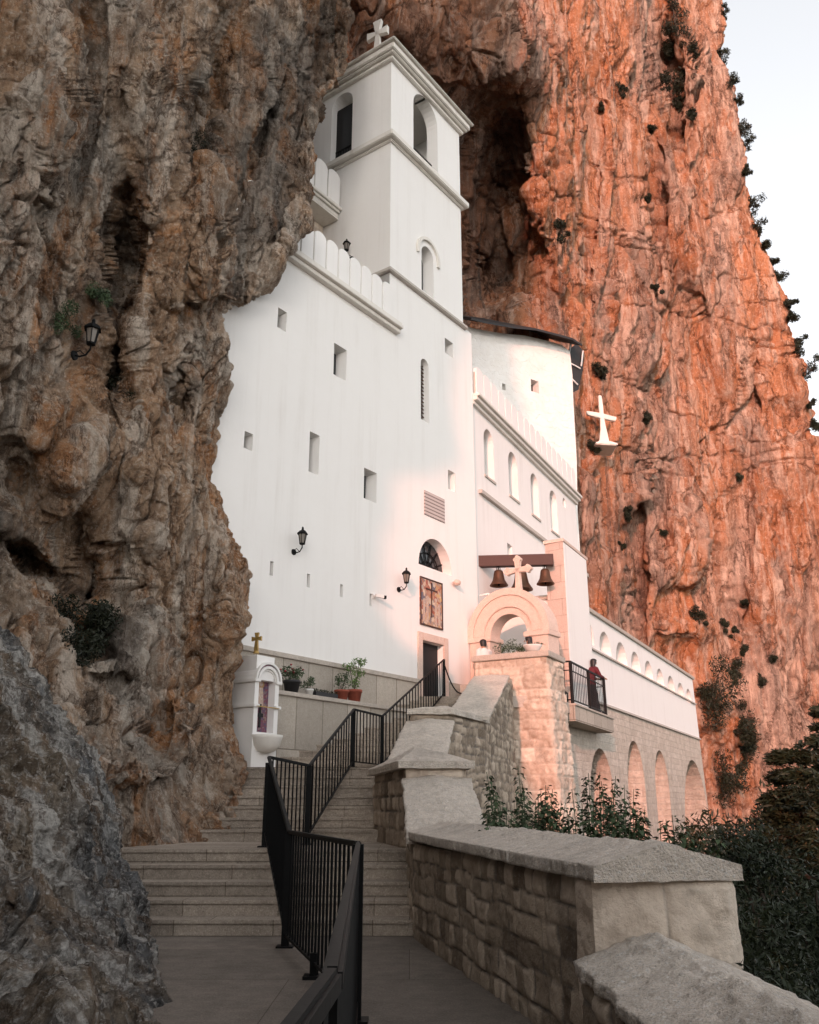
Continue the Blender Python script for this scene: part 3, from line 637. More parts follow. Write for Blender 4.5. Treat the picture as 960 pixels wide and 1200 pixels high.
# ------------------------------------------------------------------ path, steps
tag(MB().prism([(-9, -8), (1.0, -8), (1.0, 4.5), (1.15, 5.6), (.1, 11.4), (-9, 11.4)], -.3, 0).build('path', M['paving']), kind='structure')
def rw(Y):                                   # inner line of the parapet walls
    return float(np.interp(Y, [11.15, 13, 16, 16.01, 18.45, 19.9, 24.5, 27.2], [.07, -.02, -.58, -.40, .06, .95, 1.75, 2.2]))
def flight(label, n, z0, r, y0, tr, yend, lx):
    t = thing('stone_staircase', (-1.5, y0, z0), label, 'stairs')
    for i in range(n):
        ya = y0+i*tr; z = z0+r*(i+1)
        yb = yend if i == n-1 else ya+tr+.02
        poly = [(lx(ya), ya), (rw(ya)+.12, ya)]
        for q in np.arange(ya+.5, yb-.2, .5): poly.append((rw(q)+.12, q))
        poly += [(rw(yb)+.12, yb), (lx(yb), yb)]
        mb = MB(); mb.prism(poly, z0-.6, z-.045); mb.prism([(p[0], p[1]-.022 if k < 2 else p[1]) for k, p in enumerate(poly)], z-.045, z)
        mb.build('step' if i < n-1 else 'landing', M['step'], t, bevel=.006)
    return t
flight('lowest flight of five broad pinkish grey stone steps at the end of the path', 5, 0, .175, 11.2, .38, 15.55, lambda y: -7.5)
flight('middle flight of stone steps climbing between the shrine and the hipped block pier', 7, .875, .185, 15.5, .45, 20.65, lambda y: -3.5)
flight('top flight of stone steps leading up to the dark doorway', 14, 2.17, .1736, 20.6, .5, 28.2, lambda y: (D1[0]*y-15.69)/D1[1] if True else 0)

# ------------------------------------------------------------------ iron handrail
RH = 1.15
def bars_along(mb, a, b, za, zb, sp=.105, w=.018, bot=.12, top=0):
    a = Vector(a); b = Vector(b); L = (b-a).length; n = max(1, int(L/sp))
    for i in range(1, n):
        t = i/n; p = a.lerp(b, t); z = za+(zb-za)*t
        mb.bar((p.x, p.y, z+bot), (p.x, p.y, z+RH-.02-top), w)
rail = thing('iron_railing', (-.9, 10.4, 0), 'black iron handrail with vertical bars zigzagging up the middle of the steps', 'railing')
nodes = [(-.165, .55, 0, 0), (-.118, 1.5, 0, 0), (-.375, 6.9, 0, 1), (-1.32, 10.35, 0, 1), (-2.05, 13.35, .875, 1), (-1.56, 14.3, .875, 1), (-1.14, 18.45, 2.17, 1), (-.60, 19.9, 2.17, 1), (1.06, 27.3, 4.6, 1)]
for i in range(len(nodes)-1):
    a = Vector(nodes[i][:2]); b = Vector(nodes[i+1][:2]); za, zb = nodes[i][2], nodes[i+1][2]
    if i == 3: zb += .08
    if i == 4: za += .08
    MB().bar((a.x, a.y, za+RH), (b.x, b.y, zb+RH), .032 if i < 2 else .05, .04).build('top_rail', M['black'], rail, bevel=.008)
    mb = MB(); mb.bar((a.x, a.y, za+.12), (b.x, b.y, zb+.12), .035, .025)
    bars_along(mb, (a.x, a.y, 0), (b.x, b.y, 0), za, zb, (b-a).length/[8, 34, 21, 17, 10, 15, 9, 22][i], [.018, .018, .018, .02, .018, .02, .02, .022][i])
    mb.build('bar_panel', M['black'], rail)
for x, y, z, k in nodes:
    if not k: continue
    MB().box(x-.04, x+.04, y-.04, y+.04, z, z+RH+.0).box(x-.09, x+.09, y-.09, y+.09, z, z+.018).build('post', M['black'], rail)
for x, y, z in [(-.83, 8.55, 0)]:
    MB().bar((x, y, z), (x, y, z+.2), .06).box(x-.09, x+.09, y-.09, y+.09, z, z+.025).build('foot', M['black'], rail)
tag(MB().tube([(1.08+(1.95-1.08)*t, 27.2+t*1.3, 5.55-.75*4*t*(1-t)*.75-t*.35) for t in np.linspace(0, 1, 14)], .022, 6).build('barrier_rope', M['black']), 'black sagging rope hung from the last rail post to the wall', 'rope')

# ------------------------------------------------------------------ walls with openings
def arch_poly(a0, a1, zb, zt, k=14):
    r = (a1-a0)/2; c = (a0+a1)/2; rz = min(r*1.0, zt-zb-.01) if r > 0 else 0
    return [(a0, zb), (a1, zb)]+[(c+r*math.cos(math.pi*i/k), zt-rz+rz*math.sin(math.pi*i/k)) for i in range(k+1)]
def rect(a0, a1, zb, zt): return [(a0, zb), (a1, zb), (a1, zt), (a0, zt)]
def hole(fr, o, L, T, B, Rr, kind='r', botz=None):
    a0, zt = fr.px(L, T, o); _, zb = fr.px(L, B, o); a1, _ = fr.px(Rr, T+10, o)
    if kind == 'a': _, zt = fr.px((L+Rr)/2, T, o)
    if botz is not None: zb = botz
    return (arch_poly if kind == 'a' else rect)(a0, a1, zb, zt)
def wall(name, fr, o, th, outer, holes, mat, parent, hd=.45, panes=None):
    """outer/hole polygons in (a,z); holes: (poly, depth, pane material or None)"""
    loops = [[Vector((a, z, 0)) for a, z in outer]]+[[Vector((a, z, 0)) for a, z in h[0]] for h in holes]
    flat = [v for l in loops for v in l]; tris = tessellate_polygon(loops)
    bm = bmesh.new(); fv = [bm.verts.new(fr.p(v.x, o, v.y)) for v in flat]
    fn = Vector((fr.n[0], fr.n[1], 0))
    for t in tris:
        try: f = bm.faces.new([fv[i] for i in t]); f.normal_update()
        except ValueError: continue
        if f.normal.dot(fn) < 0: f.normal_flip()
    n = len(outer); back = [bm.verts.new(fr.p(a, o-th, z)) for a, z in outer]
    cen = sum((v.co for v in fv[:n]), Vector())/n-fn*th/2
    def quad(vs, ref, outward=True):
        f = bm.faces.new(vs); f.normal_update()
        if (f.normal.dot(f.calc_center_median()-ref) < 0) == outward: f.normal_flip()
    thru = any(h[1] >= th for h in holes)
    for i in range(n): quad([fv[i], fv[(i+1) % n], back[(i+1) % n], back[i]], cen)
    if not thru: quad(back, cen)
    else:
        lp = [fr.p(v.x, o-th, v.y) for v in flat]; bv = back+[bm.verts.new(p) for p in lp[n:]]
        for t in tris:
            try: f = bm.faces.new([bv[i] for i in t]); f.normal_update()
            except ValueError: continue
            if f.normal.dot(fn) > 0: f.normal_flip()
    k = n
    for hp, d, pm in holes:
        m = len(hp); hv = fv[k:k+m]
        bk = bv[k:k+m] if thru and d >= th else [bm.verts.new(fr.p(a, o-d, z)) for a, z in hp]
        c = sum((v.co for v in hv), Vector())/m-fn*d/2
        for i in range(m): quad([hv[i], hv[(i+1) % m], bk[(i+1) % m], bk[i]], c, False)
        k += m
    me = bpy.data.meshes.new(name); bm.to_mesh(me); bm.free(); w_ = link(name, me, mat, parent)
    for hp, d, pm in holes:
        if pm is None: continue
        MB().extr(fr, hp, o-d+.02, o-d-.04).build('window', M[pm], w_)
    return w_
def cornice(name, fr, a0, a1, o, z, steps, mat, parent, ret=None):
    """steps: (height, projection) bottom up; ret = how far it runs back"""
    mb = MB(); zz = z
    for i, (h, p) in enumerate(steps):
        mb.fbox(fr, a0-(p if ret else 0), a1+(p if ret else 0), o-(ret if ret else .05)-(p if ret else 0), o+p, zz, zz+h-.002*0); zz += h
    return mb.build(name, mat, parent, bevel=.012)

CH = thing('monastery_church', F1.p(24, O1, 4.6), 'white plastered church with tall square bell tower built into the cliff', 'church')
sL = F1.px(215, 600, O1)[0]; sC = F1.px(557.5, 600, O1)[0]; sT = F1.px(457, 300, O1)[0]; sTR = F1.px(541, 300, O1)[0]
zLow = F1.px(458, 318, O1)[1]; zMid = F1.px(458, 161, O1)[1]; zTop = F1.px(456.5, 70, O1)[1]; zTerr = 16.4
G1 = lambda *a, **k: hole(F1, O1, *a, **k)
holes = [(G1(326.3, 360, 383.8, 336.3), .35, 'glass'), (G1(391.9, 401.6, 439, 406.6), .45, 'glass'), (G1(286.9, 504.7, 525, 296.6), .4, 'glass'), (G1(363.4, 505.3, 553, 374.7), .5, 'glass'),
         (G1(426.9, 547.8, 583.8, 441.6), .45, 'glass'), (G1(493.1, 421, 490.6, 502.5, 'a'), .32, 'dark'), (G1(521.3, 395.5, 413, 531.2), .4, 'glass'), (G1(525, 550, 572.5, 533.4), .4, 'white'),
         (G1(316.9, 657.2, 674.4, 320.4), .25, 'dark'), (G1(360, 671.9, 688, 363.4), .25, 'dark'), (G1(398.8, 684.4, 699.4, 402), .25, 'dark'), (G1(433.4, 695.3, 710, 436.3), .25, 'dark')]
a0, zsp = F1.px(490.6, 660.6, O1); a1, _ = F1.px(529.5, 672, O1)
lun = [(a0, zsp), (a1, zsp)]+[((a0+a1)/2+(a1-a0)/2*math.cos(math.pi*i/18), zsp+(a1-a0)/2*1.08*math.sin(math.pi*i/18)) for i in range(19)][1:-1]
holes.append((lun, .38, 'glass'))
da0, dzt = F1.px(494.4, 750, O1); da1, _ = F1.px(519.5, 760, O1)
holes.append((rect(da0, da1, 4.6, dzt), .3, None))
outer = [(sL, -2), (sC, -2), (sC, zLow), (sT, zLow), (sT, zTerr), (sL, zTerr)]
fac = wall('facade_wall', F1, O1, 3.0, outer, holes, M['white'], CH)
MB().fbox(F1, da0, da1, O1-.36, O1-.22, 4.6, dzt).build('door', M['dark'], CH)
mb = MB(); fw = .24
mb.fbox(F1, da0-fw, da0, O1-.02, O1+.05, 4.6, dzt+fw); mb.fbox(F1, da1, da1+fw, O1-.02, O1+.05, 4.6, dzt+fw); mb.fbox(F1, da0, da1, O1-.02, O1+.05, dzt, dzt+fw)
mb.build('door_frame', M['pinkstone'], CH, bevel=.01)
# lunette grille
lc = (a0+a1)/2; mb = MB()
for k in range(1, 7): aa = math.pi*k/7; mb.bar(F1.p(lc, O1-.33, zsp), F1.p(lc+(a1-a0)/2*math.cos(aa), O1-.33, zsp+(a1-a0)/2*math.sin(aa)), .03)
for rr in (.35, .65): mb.ring(F1, lc, zsp, (a1-a0)/2*rr-.015, (a1-a0)/2*rr+.015, 0, math.pi, O1-.31, O1-.34)
mb.build('window_grille', M['black'], CH)
# slit grille
ga = G1(493.1, 421, 490.6, 502.5, 'a'); mb = MB(); mb.bar(F1.p((ga[0][0]+ga[1][0])/2, O1-.22, ga[0][1]), F1.p((ga[0][0]+ga[1][0])/2, O1-.22, ga[8][1]), .03)
z = ga[0][1]
while z < ga[8][1]-.2: mb.bar(F1.p(ga[0][0], O1-.22, z), F1.p(ga[1][0], O1-.22, z+.14), .022); mb.bar(F1.p(ga[0][0], O1-.22, z+.14), F1.p(ga[1][0], O1-.22, z), .022); z += .14
mb.build('window_grille', M['bronze'], CH)
# plaque and mosaic
p = G1(496.9, 574.4, 602.5, 520.3); MB().extr(F1, p, O1+.03, O1-.02).build('plaque', M['plaque'], CH)
ma0, mzt = F1.px(491.6, 675, O1); _, mzb = F1.px(491.6, 731.5, O1); ma1, _ = F1.px(517.4, 684, O1)
mos = MB().extr(F1, rect(ma0, ma1, mzb, mzt), O1+.03, O1-.02).build('mosaic', M['mosaic'], CH)
mb = MB(); mc = (ma0+ma1)/2; mw = ma1-ma0; mh = mzt-mzb
for q in ((ma0, ma0+.04), (ma1-.04, ma1)): mb.fbox(F1, q[0], q[1], O1+.02, O1+.05, mzb, mzt)
mb.fbox(F1, ma0, ma1, O1+.02, O1+.052, mzb, mzb+.04); mb.fbox(F1, ma0, ma1, O1+.02, O1+.052, mzt-.04, mzt)
mb.fbox(F1, mc-.02, mc+.02, O1+.025, O1+.045, mzb+.2*mh, mzt-.1); mb.fbox(F1, mc-.25*mw, mc+.25*mw, O1+.025, O1+.046, mzt-.24*mh, mzt-.21*mh)
mb.build('mosaic_frame', M['wood'], mos)
mb = MB()
for q, hgt in ((-.34, .55), (-.19, .68), (.19, .68), (.34, .55)):
    a = mc+q*mw; mb.extr(F1, [(a-.07, mzb+.12), (a+.07, mzb+.12), (a+.05, mzb+hgt*mh*.8), (a-.05, mzb+hgt*mh*.8)], O1+.04, O1+.02); mb.ring(F1, a, mzb+hgt*mh*.8+.07, 0.002, .07, 0, 2*math.pi, O1+.04, O1+.02, 12)
mb.build('mosaic_figures', M['skinicon'], mos)
# tower
F3o = -sT                                     # left face of tower: plane of frame F3
mb = MB(); mb.fbox(F1, sT, sTR, O1-4.8, O1, zLow, zMid)
# lower tower with window needs a real opening: front wall panel
twin = hole(F1, O1, 494, 290, 339, 508, 'a')
wall('tower_wall', F1, O1, 1.2, rect(sT, sTR, zLow, zMid), [(twin, .5, 'glass')], M['white'], CH)
MB().fbox(F1, sT, sTR, O1-5.0, O1-1.2, zTerr-.5, zMid).build('tower_shaft', M['white'], CH)
MB().fbox(F1, sT, sT+.9, O1-1.201, O1-.001, zTerr-.5, zLow).build('tower_shaft', M['white'], CH)
tc = (twin[0][0]+twin[1][0])/2; tr = (twin[1][0]-twin[0][0])/2; zt_ = twin[9][1]
zarc = max(z for a, z in twin)-tr
MB().ring(F1, tc, zarc, tr+.22, tr+.34, -.25, math.pi+.25, O1+.09, O1-.02).build('hood_moulding', M['white2'], CH)
# belfry: four walls with arched openings
bel = hole(F1, O1, 484.5, 115, 187, 512.2, 'a')
wall('belfry_wall', F1, O1, .5, rect(sT, sTR, zMid, zTop), [(bel, .5, None)], M['white'], CH)
fbl = hole(F3, F3o, 390, 110, 195, 413.5, 'a')
wall('belfry_wall', F3, F3o, .5, [(O1-5.0, zMid), (O1-.501, zMid), (O1-.501, zTop), (O1-5.0, zTop)], [(fbl, .5, None)], M['white'], CH)
MB().fbox(F1, sTR-.5, sTR, O1-5, O1-.501, zMid, zTop).build('belfry_wall', M['white'], CH)
MB().fbox(F1, sT+.501, sTR-.501, O1-5, O1-4.5, zMid, zTop).build('belfry_wall', M['white'], CH)
MB().fbox(F3, fbl[0][0]-.01, fbl[1][0]+.01, F3o-.40, F3o-.30, zMid, zTop-.5).build('belfry_interior_shade', M['dark'], CH)  # dark panel added across the opening to stand for its unlit interior
mb = MB()
for k in range(9): a = bel[0][0]+(bel[1][0]-bel[0][0])*k/8; mb.bar(F1.p(a, O1-.3, zMid), F1.p(a, O1-.3, zMid+.95), .03)
mb.bar(F1.p(bel[0][0], O1-.3, zMid+.95), F1.p(bel[1][0], O1-.3, zMid+.95), .05); mb.build('belfry_railing', M['black'], CH); mb = MB()
for k in range(9): a = fbl[0][0]+(fbl[1][0]-fbl[0][0])*k/8; mb.bar(F3.p(a, F3o-.3, zMid), F3.p(a, F3o-.3, zMid+.95), .03)
mb.bar(F3.p(fbl[0][0], F3o-.3, zMid+.95), F3.p(fbl[1][0], F3o-.3, zMid+.95), .05)
mb.build('belfry_railing', M['black'], CH)
def tower_cornice(z, steps, mat):
    mb = MB(); zz = z
    for h, p in steps: mb.fbox(F1, sT-p, sTR+p, O1-5.0-p, O1+p, zz, zz+h); zz += h
    return mb.build('cornice', mat, CH, bevel=.03)
tower_cornice(zTop, [(.16, .14), (.10, .26), (.26, .34), (.10, .46)], M['white2'])
tower_cornice(zMid-.22, [(.10, .10), (.24, .26), (.08, .14)], M['white2'])
tower_cornice(zLow-.08, [(.16, .14)], M['trim'])
zr = zTop+.62; c = F1.p((sT+sTR)/2, O1-2.5, zr+2.6)
vs = [F1.p(sT-.4, O1+.4, zr), F1.p(sTR+.4, O1+.4, zr), F1.p(sTR+.4, O1-5.4, zr), F1.p(sT-.4, O1-5.4, zr), c]
MB().add(vs, [(0, 1, 4), (1, 2, 4), (2, 3, 4), (3, 0, 4), (3, 2, 1, 0)]).build('roof', M['trim'], CH)
def ortho_cross(mb, fr, a, o, z0, h, arm, th=.12, flare=1.5):
    t = th/2
    def limb(x0, z0_, x1, z1_, w0, w1):
        dx, dz = x1-x0, z1_-z0_; l = math.hypot(dx, dz); nx, nz = -dz/l, dx/l
        mb.extr(fr, [(x0+nx*w0, z0_+nz*w0), (x0-nx*w0, z0_-nz*w0), (x1-nx*w1, z1_-nz*w1), (x1+nx*w1, z1_+nz*w1)], o+t, o-t)
    zc = z0+h*.66
    limb(a, z0, a, zc, th*.7*flare, th*.45); limb(a, zc-.01, a, z0+h, th*.45, th*.7*flare)
    for s in (-1, 1): limb(a, zc, a+s*arm, zc, th*.45, th*.7*flare)
Fc = Fr((1, 0), (0, -1))
mb = MB(); mb.lathe((c.x, c.y, c.z-.3), [(.42, 0), (.5, .15), (.35, .42), (.18, .6), (.12, .75)], 14)
ortho_cross(mb, Fr(unit(.8, -.45), unit(-.45, -.8)), unit(.8, -.45)[0]*c.x+unit(.8, -.45)[1]*c.y, unit(-.45, -.8)[0]*c.x+unit(-.45, -.8)[1]*c.y, c.z+.35, 2.0, .5, .17, 1.7)
mb.build('tower_cross', M['white2'], CH)
# main terrace balustrade (rounded slabs) over the left part of the facade
def slabs(parent, fr, a0, a1, o, z, h, n, mat, th=.16):
    w_ = (a1-a0)/n
    MB().fbox(fr, a0, a1, o-th+.03, o-.05, z, z+h-w_*.40).build('back_panel', M['trim'], parent)
    for i in range(n):
        c_ = a0+(i+.5)*w_; r = w_/2-.026; mb = MB(); mb.extr(fr, [(c_-r, z), (c_+r, z)]+[(c_+r*math.cos(math.pi*k/10), z+h-r*.75+r*.75*math.sin(math.pi*k/10)) for k in range(11)], o, o-th)
        rim = MB().ring(fr, c_, z+h-r*.75, r-.02, r+.015, .15, math.pi-.15, o+.02, o-th-.02, 10)
        mb.build('baluster_slab', mat, parent, bevel=.01)
bal = cornice('balustrade', F1, sL, F1.px(470, 388, O1)[0]-.25, O1, zTerr, [(.14, .18), (.12, .30), (.12, .24)], M['white2'], CH); 
b0 = F1.px(338, 300, O1)[0]-1.9; b1 = sT-.02; slabs(bal, F1, b0, b1, O1+.16, zTerr+.38, 1.22, 12, M['white'])
MB().fbox(F1, sT-.02, sT+.02, O1-.1, O1+.02, zTerr, zTerr+.01).build('terrace_deck', M['trim'], CH)
MB().fbox(F1, sL, sT-.01, O1-3.0, O1-.0, zTerr+.002, zTerr+.06).build('terrace_deck', M['trim'], CH)
# small upper balcony left of the tower
oB = O1-2.3; bz = F1.px(413, 258, oB)[1]; bE = min(F1.px(413.5, 250, oB)[0], sT-.03); bS = bE-4.2
bb = cornice('balcony_cornice', F1, bS, bE, oB, bz-.34, [(.16, -.12), (.10, .04), (.12, .12)], M['white2'], CH)
MB().fbox(F1, bS, bE, oB-2.6, oB-.06, bz-.4, bz-.02).build('balcony_slab', M['white2'], CH)
slabs(bb, F1, bS, bE-.02, oB+.02, bz+.04, 1.45, 6, M['white'])
# rubble wall below it and a white block behind the belfry arch side
me_ = stone_body('rubble_infill', [tuple(F1.p(bS-1, oB-.8, 0)[:2]), tuple(F1.p(sT-.02, oB-.8, 0)[:2]), tuple(F1.p(sT-.02, oB-1.6, 0)[:2]), tuple(F1.p(bS-1, oB-1.6, 0)[:2])], zTerr, bz-.4, M['dressed'], CH, 61, .3, .4, .05, .07)
MB().fbox(F1, sT-1.9, sT-.02, O1-6.6, O1-5.2, bz, bz+5.6).build('annex_wall', M['white2'], CH)

# ------------------------------------------------------------------ upper wing
UW = thing('monastery_wing', F2.p(33, OU, 4.6), 'white upper wing with row of tall arched windows right of the bell tower', 'building')
sA = F2.px(557.5, 600, OU)[0]; sB = F2.px(673, 575, OU)[0]; zC = F2.px(557, 466, OU)[1]-.45
sBb = sB+.9
G2 = lambda *a, **k: hole(F2, OU, *a, **k)
hs = [(G2(566.6, 504, 554.7, 578, 'a'), .55, 'glass'), (G2(595.3, 530.5, 578, 606, 'a'), .55, 'glass'), (G2(621.3, 555.5, 600, 630.6, 'a'), .55, 'glass'), (G2(643.75, 575.5, 618.8, 652.5, 'a'), .55, 'glass'), (G2(659.4, 584, 592, 663.4, 'a'), .35, 'glass'),
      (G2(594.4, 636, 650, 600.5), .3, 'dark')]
# doorway glimpsed through the gateway
d0 = F2.px(601, 740, OU)[0]; d1 = F2.px(615, 740, OU)[0]; dz7 = F2.px(605, 727, OU)[1]; hs.append((rect(d0, d1, 4.62, dz7), .35, 'glass'))
uw = wall('wing_wall', F2, OU, 5.0, [(sA-.3, -2), (sBb, -2), (sB, zC), (sA-.3, zC)], hs, M['white'], UW)
for h_, d_, pm in hs[:4]:
    MB().fbox(F2, h_[0][0]-.05, h_[1][0]+.05, OU-.1, OU+.05, h_[0][1]-.09, h_[0][1]).build('sill', M['trim'], UW)
mb = MB()
for q in (d0-.22, d1): mb.fbox(F2, q, q+.22, OU-.02, OU+.06, 4.6, dz7)
mb.fbox(F2, d0-.22, d1+.22, OU-.02, OU+.07, dz7, dz7+.3); mb.fbox(F2, d0-.35, d1+.35, OU-.02, OU+.18, dz7+.3, dz7+.4); mb.build('door_frame', M['white2'], UW)
cc = cornice('cornice', F2, sA-.2, sB+.15, OU, zC, [(.15, .12), (.15, .26), (.12, .36)], M['white2'], UW)
slabs(cc, F2, sA+.1, sB, OU+.12, zC+.42, 1.35, 17, M['limewash'] if False else M['white'])
za = F2.px(560, 575, OU)[1]; MB().fbox(F2, F2.px(561, 575, OU)[0], sB+.25, OU-.02, OU+.14, za-.07, za+.07).build('string_course', M['trim'], UW)
# stepped buttress blocks at the far end of the wing
for k, (pa, pb, y0_, y1_) in enumerate([(668, 688, 662, 720)]):
    s0 = F2.px(pa, y0_, OU)[0]; MB().fbox(F2, s0-.6, s0+1.3, OU-3, OU+.35, 3, F2.px(pa, y0_, OU+.35)[1]).build('end_buttress', M['white'], UW)
    MB().fbox(F2, s0-.7, s0+1.42, OU-3, OU+.47, F2.px(pa, y0_, OU+.35)[1], F2.px(pa, y0_, OU+.35)[1]+.16).build('buttress_cap', M['trim'], UW)

# ------------------------------------------------------------------ old whitewashed wall in the cave with a sheet metal roof
OW_ = thing('cave_chapel', (5.5, 42, 14), 'rough whitewashed chapel wall in the cave behind the upper parapet', 'chapel')
pa, pb = (2.2, 39.8), (8.75, 44.2); fo = Fr(unit(pb[0]-pa[0], pb[1]-pa[1]), None)
fo.n = (fo.u[1], -fo.u[0]); oo = fo.n[0]*pa[0]+fo.n[1]*pa[1]
tops = [(540, 381), (560, 386), (590, 391), (615, 393), (640, 399), (658, 404), (668, 412), (671, 440), (672, 470), (676, 540), (677, 600)]
poly = [fo.px(x, y, oo) for x, y in tops]; poly = [(fo.px(540, 600, oo)[0], 12)]+poly+[(fo.px(677, 600, oo)[0], 12)]
h1 = hole(fo, oo, 622, 444, 458, 631.5); h2 = hole(fo, oo, 588.5, 449, 456.5, 593)
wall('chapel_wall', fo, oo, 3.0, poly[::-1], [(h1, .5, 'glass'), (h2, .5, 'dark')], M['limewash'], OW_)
mb = MB()
top1 = [(540, 381), (560, 386), (590, 391), (615, 393), (640, 399), (658, 404), (669, 411)]; up = [(540, 369), (560, 371), (590, 375), (615, 380), (640, 388), (660, 394), (676, 400)]
for (x0, y0), (x1, y1), (u0, v0), (u1, v1) in zip(top1, top1[1:], up, up[1:]):
    q = [fo.px(x0, y0, oo), fo.px(x1, y1, oo), fo.px(u1, v1, oo), fo.px(u0, v0, oo)]
    mb.add([fo.p(q[0][0], oo+.9, q[0][1]-.12), fo.p(q[1][0], oo+.9, q[1][1]-.12), fo.p(q[2][0], oo-1.6, q[2][1]+.75), fo.p(q[3][0], oo-1.6, q[3][1]+.75),
            fo.p(q[0][0], oo+.9, q[0][1]+.0), fo.p(q[1][0], oo+.9, q[1][1]+.0), fo.p(q[2][0], oo-1.6, q[2][1]+.9), fo.p(q[3][0], oo-1.6, q[3][1]+.9)],
           [(3, 2, 1, 0), (4, 5, 6, 7), (0, 1, 5, 4), (1, 2, 6, 5), (2, 3, 7, 6), (3, 0, 4, 7)])
mb.build('metal_roof', M['metalroof'], OW_)
side = [(669, 409), (679, 401), (688, 411), (686, 432), (681, 455), (672, 460), (671, 440)]
sp = MB(); sp.extr(fo, [fo.px(x, y, oo) for x, y in side], oo-.2, oo-.5).build('side_panel', M['metalroof'], OW_)
mb = MB()
for (x0, y0), (x1, y1) in (((671, 400), (669, 412)), ((685, 410), (683, 428)), ((671, 425), (682, 431)), ((671, 442), (679, 450))):
    q0 = fo.px(x0, y0, oo); q1 = fo.px(x1, y1, oo); MB().bar(fo.p(q0[0], oo-.12, q0[1]), fo.p(q1[0], oo-.12, q1[1]), .06).build('panel_strut', M['whitepaint'], OW_)


# ------------------------------------------------------------------ lower arcade wing
AW = thing('arcade_building', F2.p(50, OW, -4), 'long lower wing with small arched openings above tall stone arches', 'building')
w0 = F2.px(664, 705, OW)[0]; w1 = F2.px(812, 802, OW)[0]; zCap = F2.px(740, 750, OW)[1]; zStr = F2.px(770, 848, OW)[1]
wb = w1+.55
GW = lambda *a, **k: hole(F2, OW, *a, **k)
small = [(681.1, 725.7, 748.7, 695.3), (701.3, 740.6, 761, 715.5), (720.8, 753, 773.5, 734.3), (738.5, 764, 782.4, 750.2), (754.5, 774.6, 793, 765), (768.6, 783.8, 801, 777.8), (781.4, 792.3, 809, 791), (793.3, 800.5, 815, 801.8), (803.3, 807.5, 821, 810.5)]
hz = [(GW(*q, 'a'), 1.0, 'trim') for q in small]
wall('arcade_wall', F2, OW, 1.4, [(w0, zStr), (wb-.15, zStr), (w1, zCap), (w0, zCap)], hz, M['white'], AW)
MB().fbox(F2, w0, w1, OW-6.0, OW-1.41, zStr, zCap-.3).build('rear_block', M['white'], AW)
MB().fbox(F2, w0-.1, w1+.18, OW-1.6, OW+.10, zCap, zCap+.16).build('cornice', M['capstone'], AW, bevel=.01)
zs = F2.px(740, 786, OW)[1]
sill0 = F2.px(676, 750.8, OW); MB().fbox(F2, w0, w1+.06, OW-.02, OW+.10, sill0[1]-.06, sill0[1]).build('sill_course', M['trim'], AW)
MB().fbox(F2, w0, wb, OW-.02, OW+.07, zStr-.05, zStr+.03).build('string_course', M['trim'], AW)
big = [(690.9, 875, 719), (735, 866.5, 754.6), (767.6, 877.7, 783.2), (798.5, 888.7, 828)]
hz = []
zl = F2.px(811, 970, OW)[1]
def tall(L, T, Rr, botz):
    a0, _ = F2.px(L, T+25, OW); a1, _ = F2.px(Rr, T+25, OW); _, zt = F2.px((L+Rr)/2, T+2, OW); r = (a1-a0)/2; rz = r*1.25; c_ = (a0+a1)/2
    return [(a0, botz), (a1, botz)]+[(c_+r*math.cos(math.pi*i/16), zt-rz+rz*math.sin(math.pi*i/16)) for i in range(17)]
for (L, T, Rr), bz_, dp in zip(big, (-2.5, -2.5, -2.5, zl), (2.2, 1.7, 1.7, 1.7)): hz.append((tall(L, T, Rr, bz_), dp, 'dark' if L < 700 else 'ashlar'))
wbb = wb+.75
wall('stone_base_wall', F2, OW-.03, 2.4, [(w0-4, -8), (wbb+.5, -8), (wbb, zl), (wb, zStr-.05), (w0-4, zStr-.05)], hz, M['ashlar'], AW)
MB().fbox(F2, wb-3.2, wbb+1.0, OW-3, OW+.5, -8, zl-.18).build('base_plinth', M['ashlar'], AW)
MB().fbox(F2, wb-3.3, wbb+1.15, OW-3, OW+.62, zl-.18, zl).build('plinth_cap', M['capstone'], AW, bevel=.01)

# terrace deck between church door, buttress and wing
tt = thing('terrace', (3.5, 29, 4.3), 'raised stone terrace in front of the doorway and gateway', 'terrace')
MB().prism([(.55, 27.55), (2.0, 26.9), (Cn.x, Cn.y+.2), tuple(F2.p(31, -8.55, 0)[:2]), tuple(F2.p(w0+.1, OW+.02, 0)[:2]), tuple(F2.p(w0+.1, OU+.03, 0)[:2]), tuple(F1.p(sC, O1+.04, 0)[:2])], 4.25, 4.58).build('terrace_slab', M['capstone'], tt)
# ------------------------------------------------------------------ gateway arch
ga_ = PZ(548, 760, 6.4); sG = F1.px(549, 742, O1)[0]; oG = -sG
GT = thing('stone_gateway', F3.p(O1+1.5, oG, 4.6), 'pink stone round arch gateway standing against the facade below the bells', 'gateway')
nc, zsG = F3.px(596.5, 743, oG); re = F3.px(643, 743, oG)[0]; ro = (re-(O1+.02))/2; nc = O1+.02+ro; ri = ro*.46
dG = .75
MB().ring(F3, nc, zsG, ri+.22, ro, 0, math.pi, oG, oG-dG, 32).build('outer_arch', M['pinkstone'], GT, bevel=.02)
MB().ring(F3, nc, zsG, ri, ri+.219, 0, math.pi, oG-.07, oG-dG+.07, 32).build('inner_arch', M['pinkstone'], GT)
MB().ring(F3, nc, zsG, ro-.18, ro+.05, 0, math.pi, oG+.05, oG+.0, 32).build('arch_moulding', M['pinkstone'], GT)
